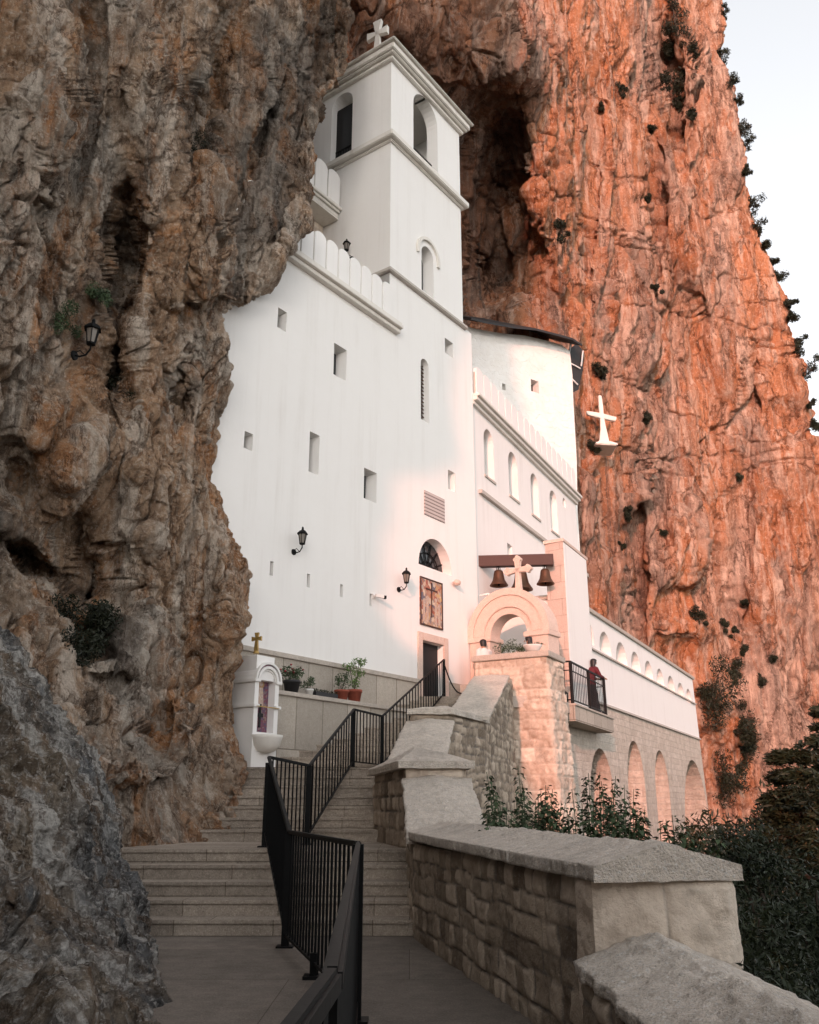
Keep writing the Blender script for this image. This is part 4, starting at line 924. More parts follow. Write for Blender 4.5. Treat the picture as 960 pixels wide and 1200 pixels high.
for s in (-1, 1):
    aI, aO = nc+s*ri, nc+s*(ro-.03); MB().fbox(F3, min(aI, aO), max(aI, aO), oG-dG, oG-.01, 4.6, zsG-.16).build('jamb', M['pinkstone'], GT)
    aI, aO = nc+s*(ri-.07), nc+s*(ro+.04); MB().fbox(F3, min(aI, aO), max(aI, aO), oG-dG-.05, oG+.06, zsG-.16, zsG).build('impost', M['pinkstone'], GT, bevel=.012)
def budded_cross(mb, fr, a, o, z, s):        # flared stone cross with round buds
    ortho_cross(mb, fr, a, o, z, s, s*.36, s*.13, 1.1)
    zc = z+s*.66
    for dx, dz in ((s*.36, 0), (-s*.36, 0), (0, s*.34)):
        for q in ((0, .07), (.07, 0), (-.07, 0), (0, -.07)): mb.ring(fr, a+dx+q[0]*s, zc+dz+q[1]*s, .001, s*.062, 0, 2*math.pi, o+s*.07, o-s*.07, 10)
mb = MB(); budded_cross(mb, F3, F3.px(603, 690, oG)[0], oG-.3, zsG+ro-.03, 1.08); mb.build('stone_cross', M['pinkstone'], GT)
# pillar carrying the bell beam
pcn = F2.px(663.5, 700, -9.05); pcn = F2.p(pcn[0], -9.05, 0); oPl = -(D1[0]*pcn.x+D1[1]*pcn.y)
pk = F3.px(663.5, 700, oPl)[0]; pj = F3.px(642, 700, oPl)[0]; zP = F3.px(641, 638, oPl)[1]
PL = thing('stone_pillar', F3.p(pj, oPl, 4.6), 'tall pink and white pillar right of the round gateway', 'pillar')
pf = [F3.p(pj, oPl+.02, 0), F3.p(pk, oPl+.02, 0)]; oP = N2[0]*pf[1].x+N2[1]*pf[1].y; PLn = F2.px(689, 690, oP)[0]-(D2[0]*pf[1].x+D2[1]*pf[1].y); print('pillar length', PLn, oP); q = [(pf[0].x, pf[0].y), (pf[1].x, pf[1].y), (pf[1].x+D2[0]*PLn, pf[1].y+D2[1]*PLn), (pf[0].x+D2[0]*PLn, pf[0].y+D2[1]*PLn)]
MB().prism(q, 4.3, zP).build('shaft', M['pinkblock'], PL)
q2 = [(pf[1].x+.003, pf[1].y+.04), (pf[1].x+.03, pf[1].y+.03), (pf[1].x+.03+D2[0]*(PLn-.1), pf[1].y+D2[1]*(PLn-.1)), (pf[1].x+.003+D2[0]*(PLn-.1), pf[1].y+.04+D2[1]*(PLn-.1))]
MB().prism(q2, 4.3, zP-.02).build('white_side', M['white'], PL)
cx_ = sum(a for a, b in q)/4; cy_ = sum(b for a, b in q)/4
MB().prism([(a+(a-cx_)*.04+N1[0]*.04*(1 if k in (1, 2) else -1), b+(b-cy_)*.03) for k, (a, b) in enumerate(q)], zP, zP+.12).build('capital', M['pinkstone'], PL, bevel=.01)
# beam and bells
bl = F2.p(F2.px(563, 660, OU)[0], OU, F2.px(565, 662, OU)[1]); br = PY(645, 654, pcn.y-.1)
bl.z = br.z = (bl.z+br.z)/2
tag(MB().bar(bl-(br-bl)*.06, br+(br-bl)*.04, .30, .40).build('bell_beam', M['wood'], None, bevel=.012), 'dark red timber beam spanning from the wall to the pillar above the gateway', 'beam')
def bell(loc, s, label):
    b = thing('bronze_bell', loc, label, 'bell', 'bronze bells hanging from the timber beam'); x, y, z = loc
    MB().lathe(loc, [(.02, -.16*s), (.13*s, -.17*s), (.2*s, -.22*s), (.235*s, -.32*s), (.26*s, -.5*s), (.30*s, -.68*s), (.38*s, -.83*s), (.445*s, -.92*s), (.45*s, -.96*s), (.40*s, -.95*s), (.33*s, -.82*s), (.25*s, -.6*s), (.2*s, -.35*s), (.01, -.3*s)], 24, cap=False).build('bell_body', M['bronze'], b, True)
    MB().tube([(x-.08*s, y, z-.17*s), (x-.08*s, y, z-.02), (x+.08*s, y, z-.02), (x+.08*s, y, z-.17*s)], .025*s, 6).tube([(x, y, z+.03), (x, y, z-.18*s)], .03*s, 6).build('yoke', M['black'], b)
    MB().tube([(x, y, z-.35*s), (x, y, z-.9*s)], .02*s, 6).lathe((x, y, z-.98*s), [(.01, 0), (.05*s, .03), (.05*s, .08), (.01, .12)], 8).build('clapper', M['black'], b)
for px_, s_, lb in ((584.5, .98, 'small bronze bell left of the stone cross on the beam'), (608.5, 1.22, 'largest bronze bell just right of the stone cross'), (634.5, .95, 'small bronze bell hanging closest to the pillar')):
    t_ = (px_-565)/(641-565); p_ = bl.lerp(br, t_); bell((p_.x, p_.y, p_.z-.20), s_*.74, lb)

# ------------------------------------------------------------------ balcony
zD = 4.56; Bc = PZ(673.6, 824, zD); Bf = PZ(719.6, 841.3, zD); dB = (Bf-Bc); dB.z = 0; LB = dB.length; uB = dB.normalized(); nB = Vector((uB.y, -uB.x, 0))
oB_ = N2[0]*Bc.x+N2[1]*Bc.y; FB = Fr((uB.x, uB.y), (nB.x, nB.y)); b0_ = uB.dot(Bc); o0_ = nB.dot(Bc); wdt = 1.3
BA = thing('balcony', FB.p(b0_+LB/2, o0_-.5, zD), 'small stone balcony with black railing projecting beside the buttress', 'balcony')
MB().fbox(FB, b0_, b0_+LB*.97, o0_-wdt, o0_, zD-.55, zD-.07).build('slab', M['cladding'], BA)
MB().fbox(FB, b0_-.03, b0_+LB*.97+.03, o0_-wdt, o0_+.05, zD-.07, zD).build('slab_edge', M['capstone'], BA, bevel=.01)
def rail_run(parent, p, q, h=1.34, posts=(0, 1), mid=True):
    p = Vector(p); q = Vector(q); mb = MB(); mb.bar(p+Vector((0, 0, h)), q+Vector((0, 0, h)), .06, .05); MB
    mb.build('top_rail', M['black'], parent)
    mb = MB(); mb.bar(p+Vector((0, 0, .12)), q+Vector((0, 0, .12)), .04); mb.bar(p+Vector((0, 0, h-.28)), q+Vector((0, 0, h-.28)), .03)
    n = int((q-p).length/.2)
    for i in range(1, n): a = p.lerp(q, i/n); mb.bar(a+Vector((0, 0, .12)), a+Vector((0, 0, h)), .02)
    mb.build('bar_panel', M['black'], parent)
    for t in posts: a = p.lerp(q, t); MB().bar(a, a+Vector((0, 0, h+.02)), .075).build('post', M['black'], parent)
rb = LB*.86
rail_run(BA, FB.p(b0_+.06, o0_-.10, zD), FB.p(b0_+rb, o0_-.10, zD), posts=(0, .03, .5, .97, 1))
rail_run(BA, FB.p(b0_+.06, o0_-wdt+.2, zD), FB.p(b0_+.06, o0_-.10, zD), posts=(0,))
rail_run(BA, FB.p(b0_+rb, o0_-wdt+.2, zD), FB.p(b0_+rb, o0_-.10, zD), posts=())
ch = thing('metal_chair', FB.p(b0_+.8, o0_-.7, zD), 'dark chair behind the balcony railing left of the standing woman', 'chair')
for da, do in ((-.2, -.2), (.2, -.2), (-.2, .2), (.2, .2)):
    p_ = FB.p(b0_+.8+da, o0_-.7+do, zD); MB().bar(p_, p_+Vector((0, 0, .9 if da < 0 else .45)), .035).build('leg', M['black'], ch)
MB().fbox(FB, b0_+.58, b0_+1.02, o0_-.92, o0_-.48, zD+.43, zD+.47).build('seat', M['black'], ch)
MB().fbox(FB, b0_+.585, b0_+.615, o0_-.9, o0_-.5, zD+.65, zD+.92).build('backrest', M['black'], ch)

# ------------------------------------------------------------------ planter wall, shrine, pots
PW = thing('planter_wall', F1.p(20, O1+.5, 2.2), 'stone panelled wainscot and planter ledge along the foot of the facade', 'wall')
zw = 5.10; zsft = 4.02; ph0 = F1.px(300, 800, O1+.9)[0]; ph1 = F1.px(452, 838, O1+.9)[0]
MB().fbox(F1, ph0-1.5, da0-fw-.01, O1-.02, O1+.08, zsft-.3, zw-.12).build('wainscot', M['cladding'], PW)
MB().fbox(F1, ph0-1.5, da0-fw-.01, O1-.02, O1+.14, zw-.12, zw).build('wainscot_cap', M['capstone'], PW, bevel=.01)
MB().fbox(F1, ph0-1.5, ph1+2.2, O1+.081, O1+.9, 1.2, zsft-.1).build('ledge_wall', M['cladding'], PW)
MB().fbox(F1, ph0-1.5, ph1+2.2, O1+.081, O1+.97, zsft-.1, zsft).build('ledge_cap', M['capstone'], PW, bevel=.01)
MB().fbox(F1, da1+fw+.01, sC-.1, O1-.02, O1+.08, 4.58, 5.2).build('wainscot', M['cladding'], PW)
# shrine
oS = O1+1.62; FS = F1
h0 = FS.px(297.5, 830, oS)[0]; h1_ = FS.px(326, 830, oS)[0]; W_ = h1_-h0; hc = (h0+h1_)/2; zB = 2.17
SH = thing('wayside_shrine', FS.p(hc, oS, zB), 'white arched wall shrine with a coloured icon and stone basin beside the rock', 'shrine')
zt_s = PY(300, 763, FS.p(hc, oS, 0).y).z-.02; zspr = zt_s-.30-W_/2+.06; zbas = zB+.78
body_outer = [(h0, zB), (h1_, zB), (h1_, zspr)]+[(hc+W_/2*math.cos(math.pi*k/16), zspr+W_/2*1.12*math.sin(math.pi*k/16)) for k in range(1, 16)]+[(h0, zspr)]
op = [(hc-.25, zbas), (hc+.25, zbas)]+[(hc+.25*math.cos(math.pi*k/14), zspr-.06+.25*math.sin(math.pi*k/14)) for k in range(15)]
wall('shrine_body', FS, oS, .72, body_outer, [(op, .22, None)], M['white'], SH)
MB().fbox(FS, h0+.04, h1_-.16, oS-.66, oS-.02, zspr-.02, zt_s-.10).build('shrine_block', M['white'], SH)
MB().extr(FS, op, oS-.20, oS-.25).build('icon', M['icon'], SH)
ic = bpy.data.objects['icon']
mb = MB(); mb.extr(FS, [(hc-.10, zspr-.55), (hc+.10, zspr-.55), (hc+.06, zspr-.16), (hc-.06, zspr-.16)], oS-.185, oS-.20); mb.ring(FS, hc, zspr-.08, .001, .055, 0, 6.2832, oS-.183, oS-.2, 14); mb.build('icon_figure', M['skinicon'], ic)
MB().ring(FS, hc, zspr-.08, .057, .10, 0, 6.2832, oS-.187, oS-.2, 16).build('icon_halo', M['halo'], ic)
MB().fbox(FS, hc-.025, hc+.025, oS-.19, oS-.17, zbas+.12, zbas+.62).fbox(FS, hc-.09, hc+.09, oS-.19, oS-.168, zbas+.34, zbas+.42).build('icon_cross', M['dark'], ic)
MB().ring(FS, hc, zspr-.02, .25, .31, 0, math.pi, oS+.05, oS-.02, 20).build('arch_moulding', M['whitepaint'], SH)
MB().ring(FS, hc, zspr-.02, .31, .35, 0, math.pi, oS+.012, oS-.02, 20).build('painted_band', M['icon'], SH)
MB().ring(FS, hc, zspr-.02, .35, .40, 0, math.pi, oS+.06, oS-.02, 20).build('arch_moulding', M['whitepaint'], SH)
for z_ in (zspr-.08, zspr-.62):
    mb = MB(); mb.fbox(FS, h0-.05, hc-.24, oS-.76, oS+.06, z_, z_+.07); mb.fbox(FS, hc+.24, h1_+.05, oS-.3, oS+.06, z_, z_+.07); mb.build('ledge_moulding', M['whitepaint'], SH, bevel=.012)
mb = MB(); b_ = FS.p(hc, oS+.02, zbas-.42)
pr = [(.12, 0), (.22, .03), (.32, .14), (.37, .30), (.385, .36), (.34, .36), (.32, .30), (.02, .26)]
mb.lathe((b_.x, b_.y, b_.z), pr, 22).build('basin', M['white2'], SH, True)
MB().bar(FS.p(h0+.02, oS+.05, zspr-.60), FS.p(h1_-.02, oS+.05, zspr-.60), .02).build('tie_rod', M['gold'], SH)
mb = MB(); cpt = FS.p(hc-.1, oS-.3, zt_s); mb.lathe((cpt.x, cpt.y, cpt.z-.02), [(.07, 0), (.06, .05), (.02, .09)], 10)
ff = Fr(unit(.9, -.3), unit(-.3, -.9)); ortho_cross(mb, ff, ff.u[0]*cpt.x+ff.u[1]*cpt.y, ff.n[0]*cpt.x+ff.n[1]*cpt.y, cpt.z+.05, .40, .12, .055, 1.3); mb.build('gilt_cross', M['gold'], SH)

# ------------------------------------------------------------------ foliage
def leaves_np(C, Rr, n, size, seed, flat=.0, shell=.5, asp=.5):
    r = np.random.default_rng(seed); C = np.asarray(C, float).reshape(-1, 3); Rr = np.asarray(Rr, float).reshape(-1, 3); k = r.integers(0, len(C), n)
    d = r.normal(size=(n, 3)); d /= np.linalg.norm(d, axis=1, keepdims=True); rad = r.random(n)**shell
    P = C[k]+d*Rr[k]*rad[:, None]; a = r.normal(size=(n, 3)); a[:, 2] *= (1-flat); a /= np.linalg.norm(a, axis=1, keepdims=True); b = np.cross(a, r.normal(size=(n, 3))); b /= np.linalg.norm(b, axis=1, keepdims=True)+1e-9
    s = size*(.6+.8*r.random(n))[:, None]
    V = np.stack([P-a*s, P+b*s*asp*.5, P+a*s, P-b*s*asp*.5], 1).reshape(-1, 3); Q = np.arange(4*n).reshape(-1, 4); return V, Q
def leafobj(name, V, Q, mat, parent=None): return link(name, npmesh(V, Q), mat, parent, False, False)
def tuft(name, p, r, n, size, mat, seed, label, cat='shrub', group=None, squash=.8):
    rg = np.random.default_rng(seed); k = 7; C = np.array(p)+rg.normal(size=(k, 3))*np.array([r, r, r*squash])*.45; Rr = np.ones((k, 3))*r*rg.uniform(.35, .7, (k, 1))
    V, Q = leaves_np(C, Rr, n, size, seed); t = thing(name, p, label, cat, group); leafobj('foliage', V, Q, mat, t)
    mb = MB()
    for c_ in C[:5]: mb.tube([Vector(p)-Vector((0, 0, r*.5)), (Vector(p)+Vector(c_))/2, Vector(c_)], [r*.05, r*.03, r*.012], 5)
    mb.build('stem', M['bark'], t); return t
# potted plants on the ledge
def pot(px_, d_, h_, mat, label, kind, seed):
    a_ = F1.px(px_, 820, O1+.6)[0]; p_ = F1.p(a_, O1+.55, zsft); t = thing('potted_plant', p_, label, 'plant', 'flower pots on the planter ledge')
    MB().lathe(p_, [(d_*.34, 0), (d_*.46, h_*.8), (d_*.5, h_*.8), (d_*.5, h_), (d_*.44, h_), (d_*.42, h_*.86)], 18).build('pot', M[mat], t, True)
    MB().lathe((p_.x, p_.y, p_.z+h_*.84), [(.01, 0), (d_*.43, .0), (d_*.42, .012), (.01, .015)], 14).build('soil', M['soil'], t)
    x, y, z = p_; z += h_
    if kind == 'tall': C = [(x, y, z+.2), (x+.1, y, z+.45), (x-.15, y, z+.62), (x+.12, y, z+.75)]; Rr = [(.16, .16, .15), (.2, .2, .16), (.22, .22, .14), (.22, .22, .14)]; n, s_, m_ = 420, .055, 'leafl'
    elif kind == 'bush': C = [(x, y, z+.1), (x+.12, y, z+.2), (x-.14, y, z+.22)]; Rr = [(.26, .26, .14), (.2, .2, .14), (.2, .2, .14)]; n, s_, m_ = 380, .05, 'leafm'
    elif kind == 'small': C = [(x-.06, y, z+.08), (x+.05, y, z+.2)]; Rr = [(.2, .2, .14), (.12, .12, .12)]; n, s_, m_ = 200, .045, 'leafm'
    else: C = [(x, y, z+.14), (x-.1, y, z+.3), (x+.1, y, z+.32)]; Rr = [(.22, .22, .16), (.1, .1, .2), (.12, .12, .18)]; n, s_, m_ = 260, .045, 'leafm'
    V, Q = leaves_np(C, Rr, n, s_, seed); leafobj('foliage', V, Q, M[m_], t)
    mb = MB()
    for c_ in C: mb.tube([(x, y, z-.03), c_], .008, 5)
    mb.build('stem', M['bark'], t)
    if kind in ('bush',):
        rg = random.Random(seed); mb = MB()
        for k in range(12): a2 = rg.uniform(0, 6.28); rr = rg.uniform(.05, .3); q = (x+rr*math.cos(a2), y+rr*math.sin(a2), z+rg.uniform(.18, .38)); mb.lathe(q, [(.005, -.02), (.03, 0), (.022, .022), (.003, .028)], 7)
        mb.build('flower', M['flower'], t)
pot(343, .44, .34, 'blackpot', 'crimson flowers in a black pot on the planter ledge', 'bush', 1)
pot(364, .22, .20, 'whitepot', 'small dark leafed plant in a white pot on the ledge', 'small', 2)
pot(402, .40, .30, 'terracotta', 'low spiky plant in a terracotta pot left of the tall green plant', 'spiky', 3)
pot(417, .42, .36, 'terracotta', 'tall fresh green plant in a terracotta pot, rightmost on the ledge', 'tall', 4)
a_ = F1.px(382, 820, O1+.6)[0]; p_ = F1.p(a_, O1+.5, zsft); t = thing('flower_trough', p_, 'low black flower trough between the white and terracotta pots', 'trough')
MB().fbox(F1, a_-.42, a_+.42, O1+.42, O1+.64, zsft, zsft+.16).build('trough', M['blackpot'], t); V, Q = leaves_np([(p_.x-.2, p_.y-.25, zsft+.2), (p_.x+.2, p_.y+.25, zsft+.2), tuple(p_+Vector((0, 0, .2)))], [(.16, .2, .05)]*3, 200, .035, 77); leafobj('foliage', V, Q, M['leafd'], t)
# plant box in the gateway
gp = F3.p(F3.px(596, 760, oG+1.2)[0], oG+1.3, 4.6)
gx = PZ(594, 768, 5.93); t = thing('potted_shrub', (gx.x, gx.y, 5.90), 'round dark green shrub in a trough on the buttress top below the arch', 'plant')
gx = Vector((gx.x+.22, gx.y+.5, 5.90)); MB().box(gx.x-.55, gx.x+.45, gx.y-.12, gx.y+.12, 5.90, 6.05).build('trough', M['blackpot'], t)
V, Q = leaves_np([(gx.x-.3, gx.y, 6.22), (gx.x+.0, gx.y, 6.27), (gx.x+.3, gx.y, 6.18)], [(.3, .25, .24), (.34, .25, .28), (.25, .2, .18)], 1200, .045, 5, asp=.35); leafobj('foliage', V, Q, M['leafm'], t)
t = thing('flower_bowl', (Cn.x-.35, Cn.y+.25, 5.90), 'pale stone bowl with low plant on the buttress corner', 'plant')
MB().lathe((Cn.x-.35, Cn.y+.3, 5.90), [(.12, 0), (.2, .05), (.28, .17), (.30, .2), (.26, .2), (.05, .15)], 18).build('bowl', M['whitepaint'], t, True)
V, Q = leaves_np([(Cn.x-.25, Cn.y+.3, 6.13)], [(.3, .2, .08)], 160, .04, 6); leafobj('foliage', V, Q, M['leafm'], t)

# leafy stems growing behind the parapet
rg = random.Random(12)
spots = [(575, 935, 9.5), (588, 905, 10.6), (603, 925, 9.8), (618, 897, 11.2), (628, 940, 9.6), (640, 925, 10.8), (655, 942, 9.8), (668, 925, 11.0), (692, 925, 10.2), (705, 905, 11.6), (712, 930, 9.9), (727, 915, 11.0), (738, 940, 10.0), (748, 950, 9.4), (765, 955, 10.0), (778, 962, 9.5), (792, 955, 10.4), (806, 968, 9.3), (818, 980, 8.8), (600, 950, 9.2), (645, 955, 9.0), (720, 950, 9.1), (698, 950, 9.0), (735, 925, 11.8), (580, 950, 9.0)]
for k, (px_, py_, Y_) in enumerate(spots):
    tp = PY(px_, py_, Y_); b = Vector((tp.x+rg.uniform(-.12, .12), tp.y+rg.uniform(-.1, .2), -.5))
    side_ = ('nearest the sloped pier' if px_ < 615 else 'in front of the buttress' if px_ < 680 else 'in front of the first stone arch' if px_ < 733 else 'in front of the middle arches' if px_ < 790 else 'at the right end of the parapet')
    t = thing('leafy_plant', b, 'tall leafy green stem behind the parapet '+side_, 'plant', 'leafy stems behind the parapet '+side_)
    mb = MB(); L_ = []; nst = 5
    for s_ in range(nst):
        tip = tp+Vector((rg.uniform(-.24, .24), rg.uniform(-.15, .15), -rg.uniform(0, .45) if s_ else 0)); pts = [b.lerp(tip, i/7)+Vector((math.sin(i*1.3+k)*.02, math.cos(i+k)*.02, 0)) for i in range(8)]
        mb.tube(pts, [.008-.0006*i for i in range(8)], 5)
        for i in range(80):
            f = .38+.62*i/80; q = b.lerp(tip, f); an = rg.uniform(0, 6.28); ln = rg.uniform(.075, .125)*(1.2-.6*f); dr = Vector((math.cos(an), math.sin(an), rg.uniform(-.7, .35))).normalized(); sd = dr.cross(Vector((0, 0, 1))).normalized()*ln*.36
            q0 = q+dr*.03; L_ += [q0, q0+dr*ln*.45+sd+Vector((0, 0, .006)), q0+dr*ln*1.1-Vector((0, 0, .02)), q0+dr*ln*.45-sd+Vector((0, 0, .006))]
    mb.build('stem', M['leafm'], t); V = np.array([tuple(v) for v in L_]); leafobj('leaves', V, np.arange(len(V)).reshape(-1, 4), M['leafm'], t)

# shrubs on the left cliff
for k, (px_, py_, r_, lb, m_) in enumerate([(107, 735, .62, 'large dark shrub growing out of the hollow in the left cliff', 'leafr'), (138, 455, .45, 'mossy green shrub in the crack right of the rock lantern', 'leafr'), (112, 350, .28, 'small green tuft above the rock lantern', 'leafm'), (72, 378, .30, 'small green tuft left of the rock lantern', 'leafm'), (236, 180, .4, 'dark shrub in the high cleft of the left cliff', 'leafr')]):
    p_, n_ = on_rock('cliff_left', px_, py_) if 'cliff_left' in SHEETS else (PY(px_, py_, 13), Vector())
    if r_ > .6:
        for q in range(1): tuft('shrub', p_-Vector(p_).normalized()*.55, r_, 5200, .05, M[m_], 200+k, lb, squash=1.9)
    else: tuft('shrub', p_+n_*.1, r_, 1100, .035, M[m_], 200+k, lb)

# shrubs and tufts on the right cliff
def side_of(px_, py_):
    v = 'high up' if py_ < 250 else 'at mid height' if py_ < 550 else 'low down'
    h = 'near the cave' if px_ < 700 else 'in the middle' if px_ < 800 else 'towards the sky edge'
    return v+' '+h
RS = [(785, 60, 1.1), (800, 85, 1.2), (792, 22, 1.2), (778, 105, .8), (812, 60, .7), (795, 125, .6), (765, 150, .5), (727, 103, .4), (702, 125, .3), (657, 268, .5), (812, 135, .5), (758, 232, .3), (768, 340, .35),
      (702, 440, .55), (757, 490, .45), (694, 520, .35), (752, 560, .6), (865, 560, .3), (733, 600, .45), (835, 820, 1.6), (870, 765, .5), (862, 790, .7), (845, 735, .4), (888, 800, .45), (858, 745, .4), (815, 722, .5), (872, 705, .3),
      (905, 770, .4), (775, 625, .3), (860, 850, .9), (872, 880, 1.0), (852, 900, 1.3), (880, 840, .7), (728, 640, .3)]
SL = {6: 1}
cnt = {}
for k, (px_, py_, r_) in enumerate(RS):
    if r_ <= 0: continue
    p_, n_ = on_rock('cliff', px_, py_); so = side_of(px_, py_)
    big_ = r_ >= 1.2 and py_ > 800
    lb = 'dark round bush on the orange cliff just beyond the end of the arcade building' if k == 19 else 'dark shrub on the orange cliff '+so
    tuft('shrub', p_+n_*r_*.25, r_, int(500+1500*r_), .10 if r_ < .9 else .12, M['leafr'], 300+k, lb, 'shrub', None if k == 19 else 'shrubs on the orange cliff '+so, squash=1.3)
# trees and bushes against the sky along the cliff edge
P_, N_ = SHEETS['cliff']; Xp, Yp = project(P_)
def edge_at(py_):
    m = np.abs(Yp-py_) < 4; xx = np.where(m, Xp, -1e9); i = np.unravel_index(np.argmax(xx), xx.shape); return Vector(P_[i])
for k, (py_, r_, dx) in enumerate([(12, .9, .2), (60, .8, .3), (92, .9, .3), (115, .8, .4), (150, 1.0, .6), (168, .7, .3), (205, .7, .2), (238, .8, .3), (262, .9, .4), (285, .8, .6), (302, .8, .7), (322, .9, .4), (352, .7, .2), (375, 1.0, .7), (398, .8, .4), (432, 1.2, 1.5), (516, 1.4, 1.8), (540, 1.5, 1.4), (565, 1.5, 1.0), (500, .9, .8), (470, .6, .2)]):
    e = edge_at(py_); so = 'near the top' if py_ < 180 else 'half way up' if py_ < 340 else 'lower down'
    tuft('edge_tree', e+Vector((dx*.25-.15, -.3, -.2)), r_*(.55+.35*((k*37)%10)/10), int(260+420*r_), .14, M['leafr'], 500+k, 'small leafy tree against the sky on the cliff edge '+so, 'tree', 'small trees on the cliff edge '+so, squash=1.0)

# painted white cross on its ledge on the cliff
p_, n_ = on_rock('cliff', 706, 516); yy = p_.y-2.6
fx = Fr((1, 0), (0, -1)); cb = PY(708, 519, yy); ct_ = PY(702, 464, yy); mb = MB()
def P2(px_, py_): q = PY(px_, py_, yy); return (q.x, q.z)
mb.extr(fx, [P2(702, 519), P2(714, 519), P2(711, 506), P2(707.5, 490), P2(706.5, 476), P2(704.5, 464), P2(701, 464), P2(701.5, 476), P2(703, 490), P2(703.5, 504)], -yy+.12, -yy-.12)
mb.extr(fx, [P2(687, 482), P2(688, 486.5), P2(702, 490), P2(721, 494), P2(722.5, 489.5), P2(704, 484.5)], -yy+.11, -yy-.11)
tag(mb.build('cliff_cross', M['white2'], None, bevel=.03), 'large white cross standing on a rock ledge of the orange cliff', 'cross')
tag(MB().extr(fx, [P2(697, 522), P2(722, 523.5), P2(724, 521), P2(715, 518.5), P2(702, 518), P2(697, 520)], -yy+.25, -yy-1.6).build('cross_plinth', M['white2'], None, bevel=.05), 'whitewashed rock slab under the cliff cross', 'plinth')

# ------------------------------------------------------------------ trees below the terrace on the right
def tree(base, h, r, label, n, size, seed, mat, kind='broad', cat='tree', group=None):
    rg = np.random.default_rng(seed); t = thing('conifer_tree' if kind == 'conifer' else 'tree', base, label, cat, group); b = Vector(base); mb = MB()
    mb.tube([b+Vector((math.sin(i)*.03*h/6, 0, h*i/8)) for i in range(7)], [max(.02, min(.2, .03*h)*(1-i/8)) for i in range(7)], 8)
    C = []; Rr = []
    if kind == 'conifer':
        k = int(h*3.2)
        for i in range(k):
            f = .12+.88*i/k; L = r*(1.05-f)**.75*rg.uniform(.7, 1.15)
            for j in range(5):
                a = rg.uniform(0, 6.28); 
                for q in (.35, .62, .88):
                    C.append(b+Vector((math.cos(a)*L*q, math.sin(a)*L*q, h*f-.22*L*q*q))); Rr.append((L*.17+.12, L*.17+.12, .10+.04*L))
                mb.tube([b+Vector((0, 0, h*f)), C[-1]], [.04, .012], 4)
    else:
        k = 34
        for i in range(k):
            d = rg.normal(size=3); d /= np.linalg.norm(d); rr = rg.uniform(.35, .95); c = b+Vector((d[0]*r*rr, d[1]*r*rr, h*.66+d[2]*h*.33*rr)); C.append(c); q = r*rg.uniform(.22, .42); Rr.append((q, q, q*.75))
            mb.tube([b+Vector((0, 0, h*.3)), (b+Vector((0, 0, h*.5))).lerp(c, .5), c], [.07, .04, .012], 5)
    mb.build('trunk', M['bark'], t); V, Q = leaves_np([tuple(c) for c in C], Rr, n, size, seed+1, flat=.5 if kind == 'conifer' else 0, shell=.45); leafobj('crown', V, Q, mat, t); return t
TB = [(925, 13.5, 862, -7, 2.1, 'tall dark conifer at the right edge rising in front of the cliff', 46000, .06, 1, 'conifer'), (972, 18, 815, -9, 3.0, 'dark conifer behind the right edge tree with its top over the cliff foot', 26000, .10, 2, 'conifer'),
      (880, 7.6, 985, -3.5, .85, 'dense dark leafy tree just right of the parapet end block', 30000, .03, 3, 'broad'), (935, 9.0, 950, -4.5, 1.3, 'leafy tree in the bottom right corner below the parapet', 32000, .034, 4, 'broad'),
      (895, 11.4, 925, -6, 1.5, 'dark broad tree behind the parapet end block', 30000, .042, 5, 'broad'), (915, 5.2, 1075, -4, .75, 'low dark leafy tree beside the nearest parapet coping', 26000, .025, 6, 'broad'),
      (870, 24, 930, -9, 2.4, 'broad dark tree between the conifers and the arcade building', 20000, .09, 7, 'broad'), (905, 32, 880, -12, 3.4, 'dark tree at the foot of the orange cliff', 18000, .13, 8, 'broad'), (955, 40, 850, -14, 4.4, 'farthest dark tree at the foot of the orange cliff', 16000, .17, 9, 'broad'), (955, 6.6, 1040, -5.2, 1.1, 'shaded leafy tree below the bottom right edge', 26000, .03, 10, 'broad')]
TB = [((PY(px_, ty_, Y_).x, Y_, zb_), PY(px_, ty_, Y_).z-zb_, r_, lb, n_, s_, sd_, kd) for px_, Y_, ty_, zb_, r_, lb, n_, s_, sd_, kd in TB]
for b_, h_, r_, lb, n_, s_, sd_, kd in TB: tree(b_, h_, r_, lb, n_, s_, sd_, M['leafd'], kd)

# ------------------------------------------------------------------ ground outside
def ground():
    xs = np.concatenate([np.linspace(-400, -20, 12), np.linspace(-15, 45, 90), np.linspace(55, 500, 14)]); ys = np.concatenate([np.linspace(-300, -25, 10), np.linspace(-20, 70, 110), np.linspace(80, 700, 16)])
    X, Y = np.meshgrid(xs, ys); base = np.interp(Y, [-20, 5, 11, 20, 30], [-.9, -.6, -.5, -1.2, -1.8]); k = np.clip((X-2.6-np.clip(Y-12, 0, 40)*.25)/9, 0, 1.0)
    Z = base-k*9-np.clip((X-20)/60, 0, 1)*14; Z = np.where(X < 0, base-.3, Z); P = np.stack([X, Y, Z], -1); P[..., 2] += .18*fbm(P*.7, 4, 2)*(np.abs(X) < 60)
    V, Q = gridmesh(P); tag(link('ground', npmesh(V, Q), M['earth'], None, True), kind='structure')
ground()

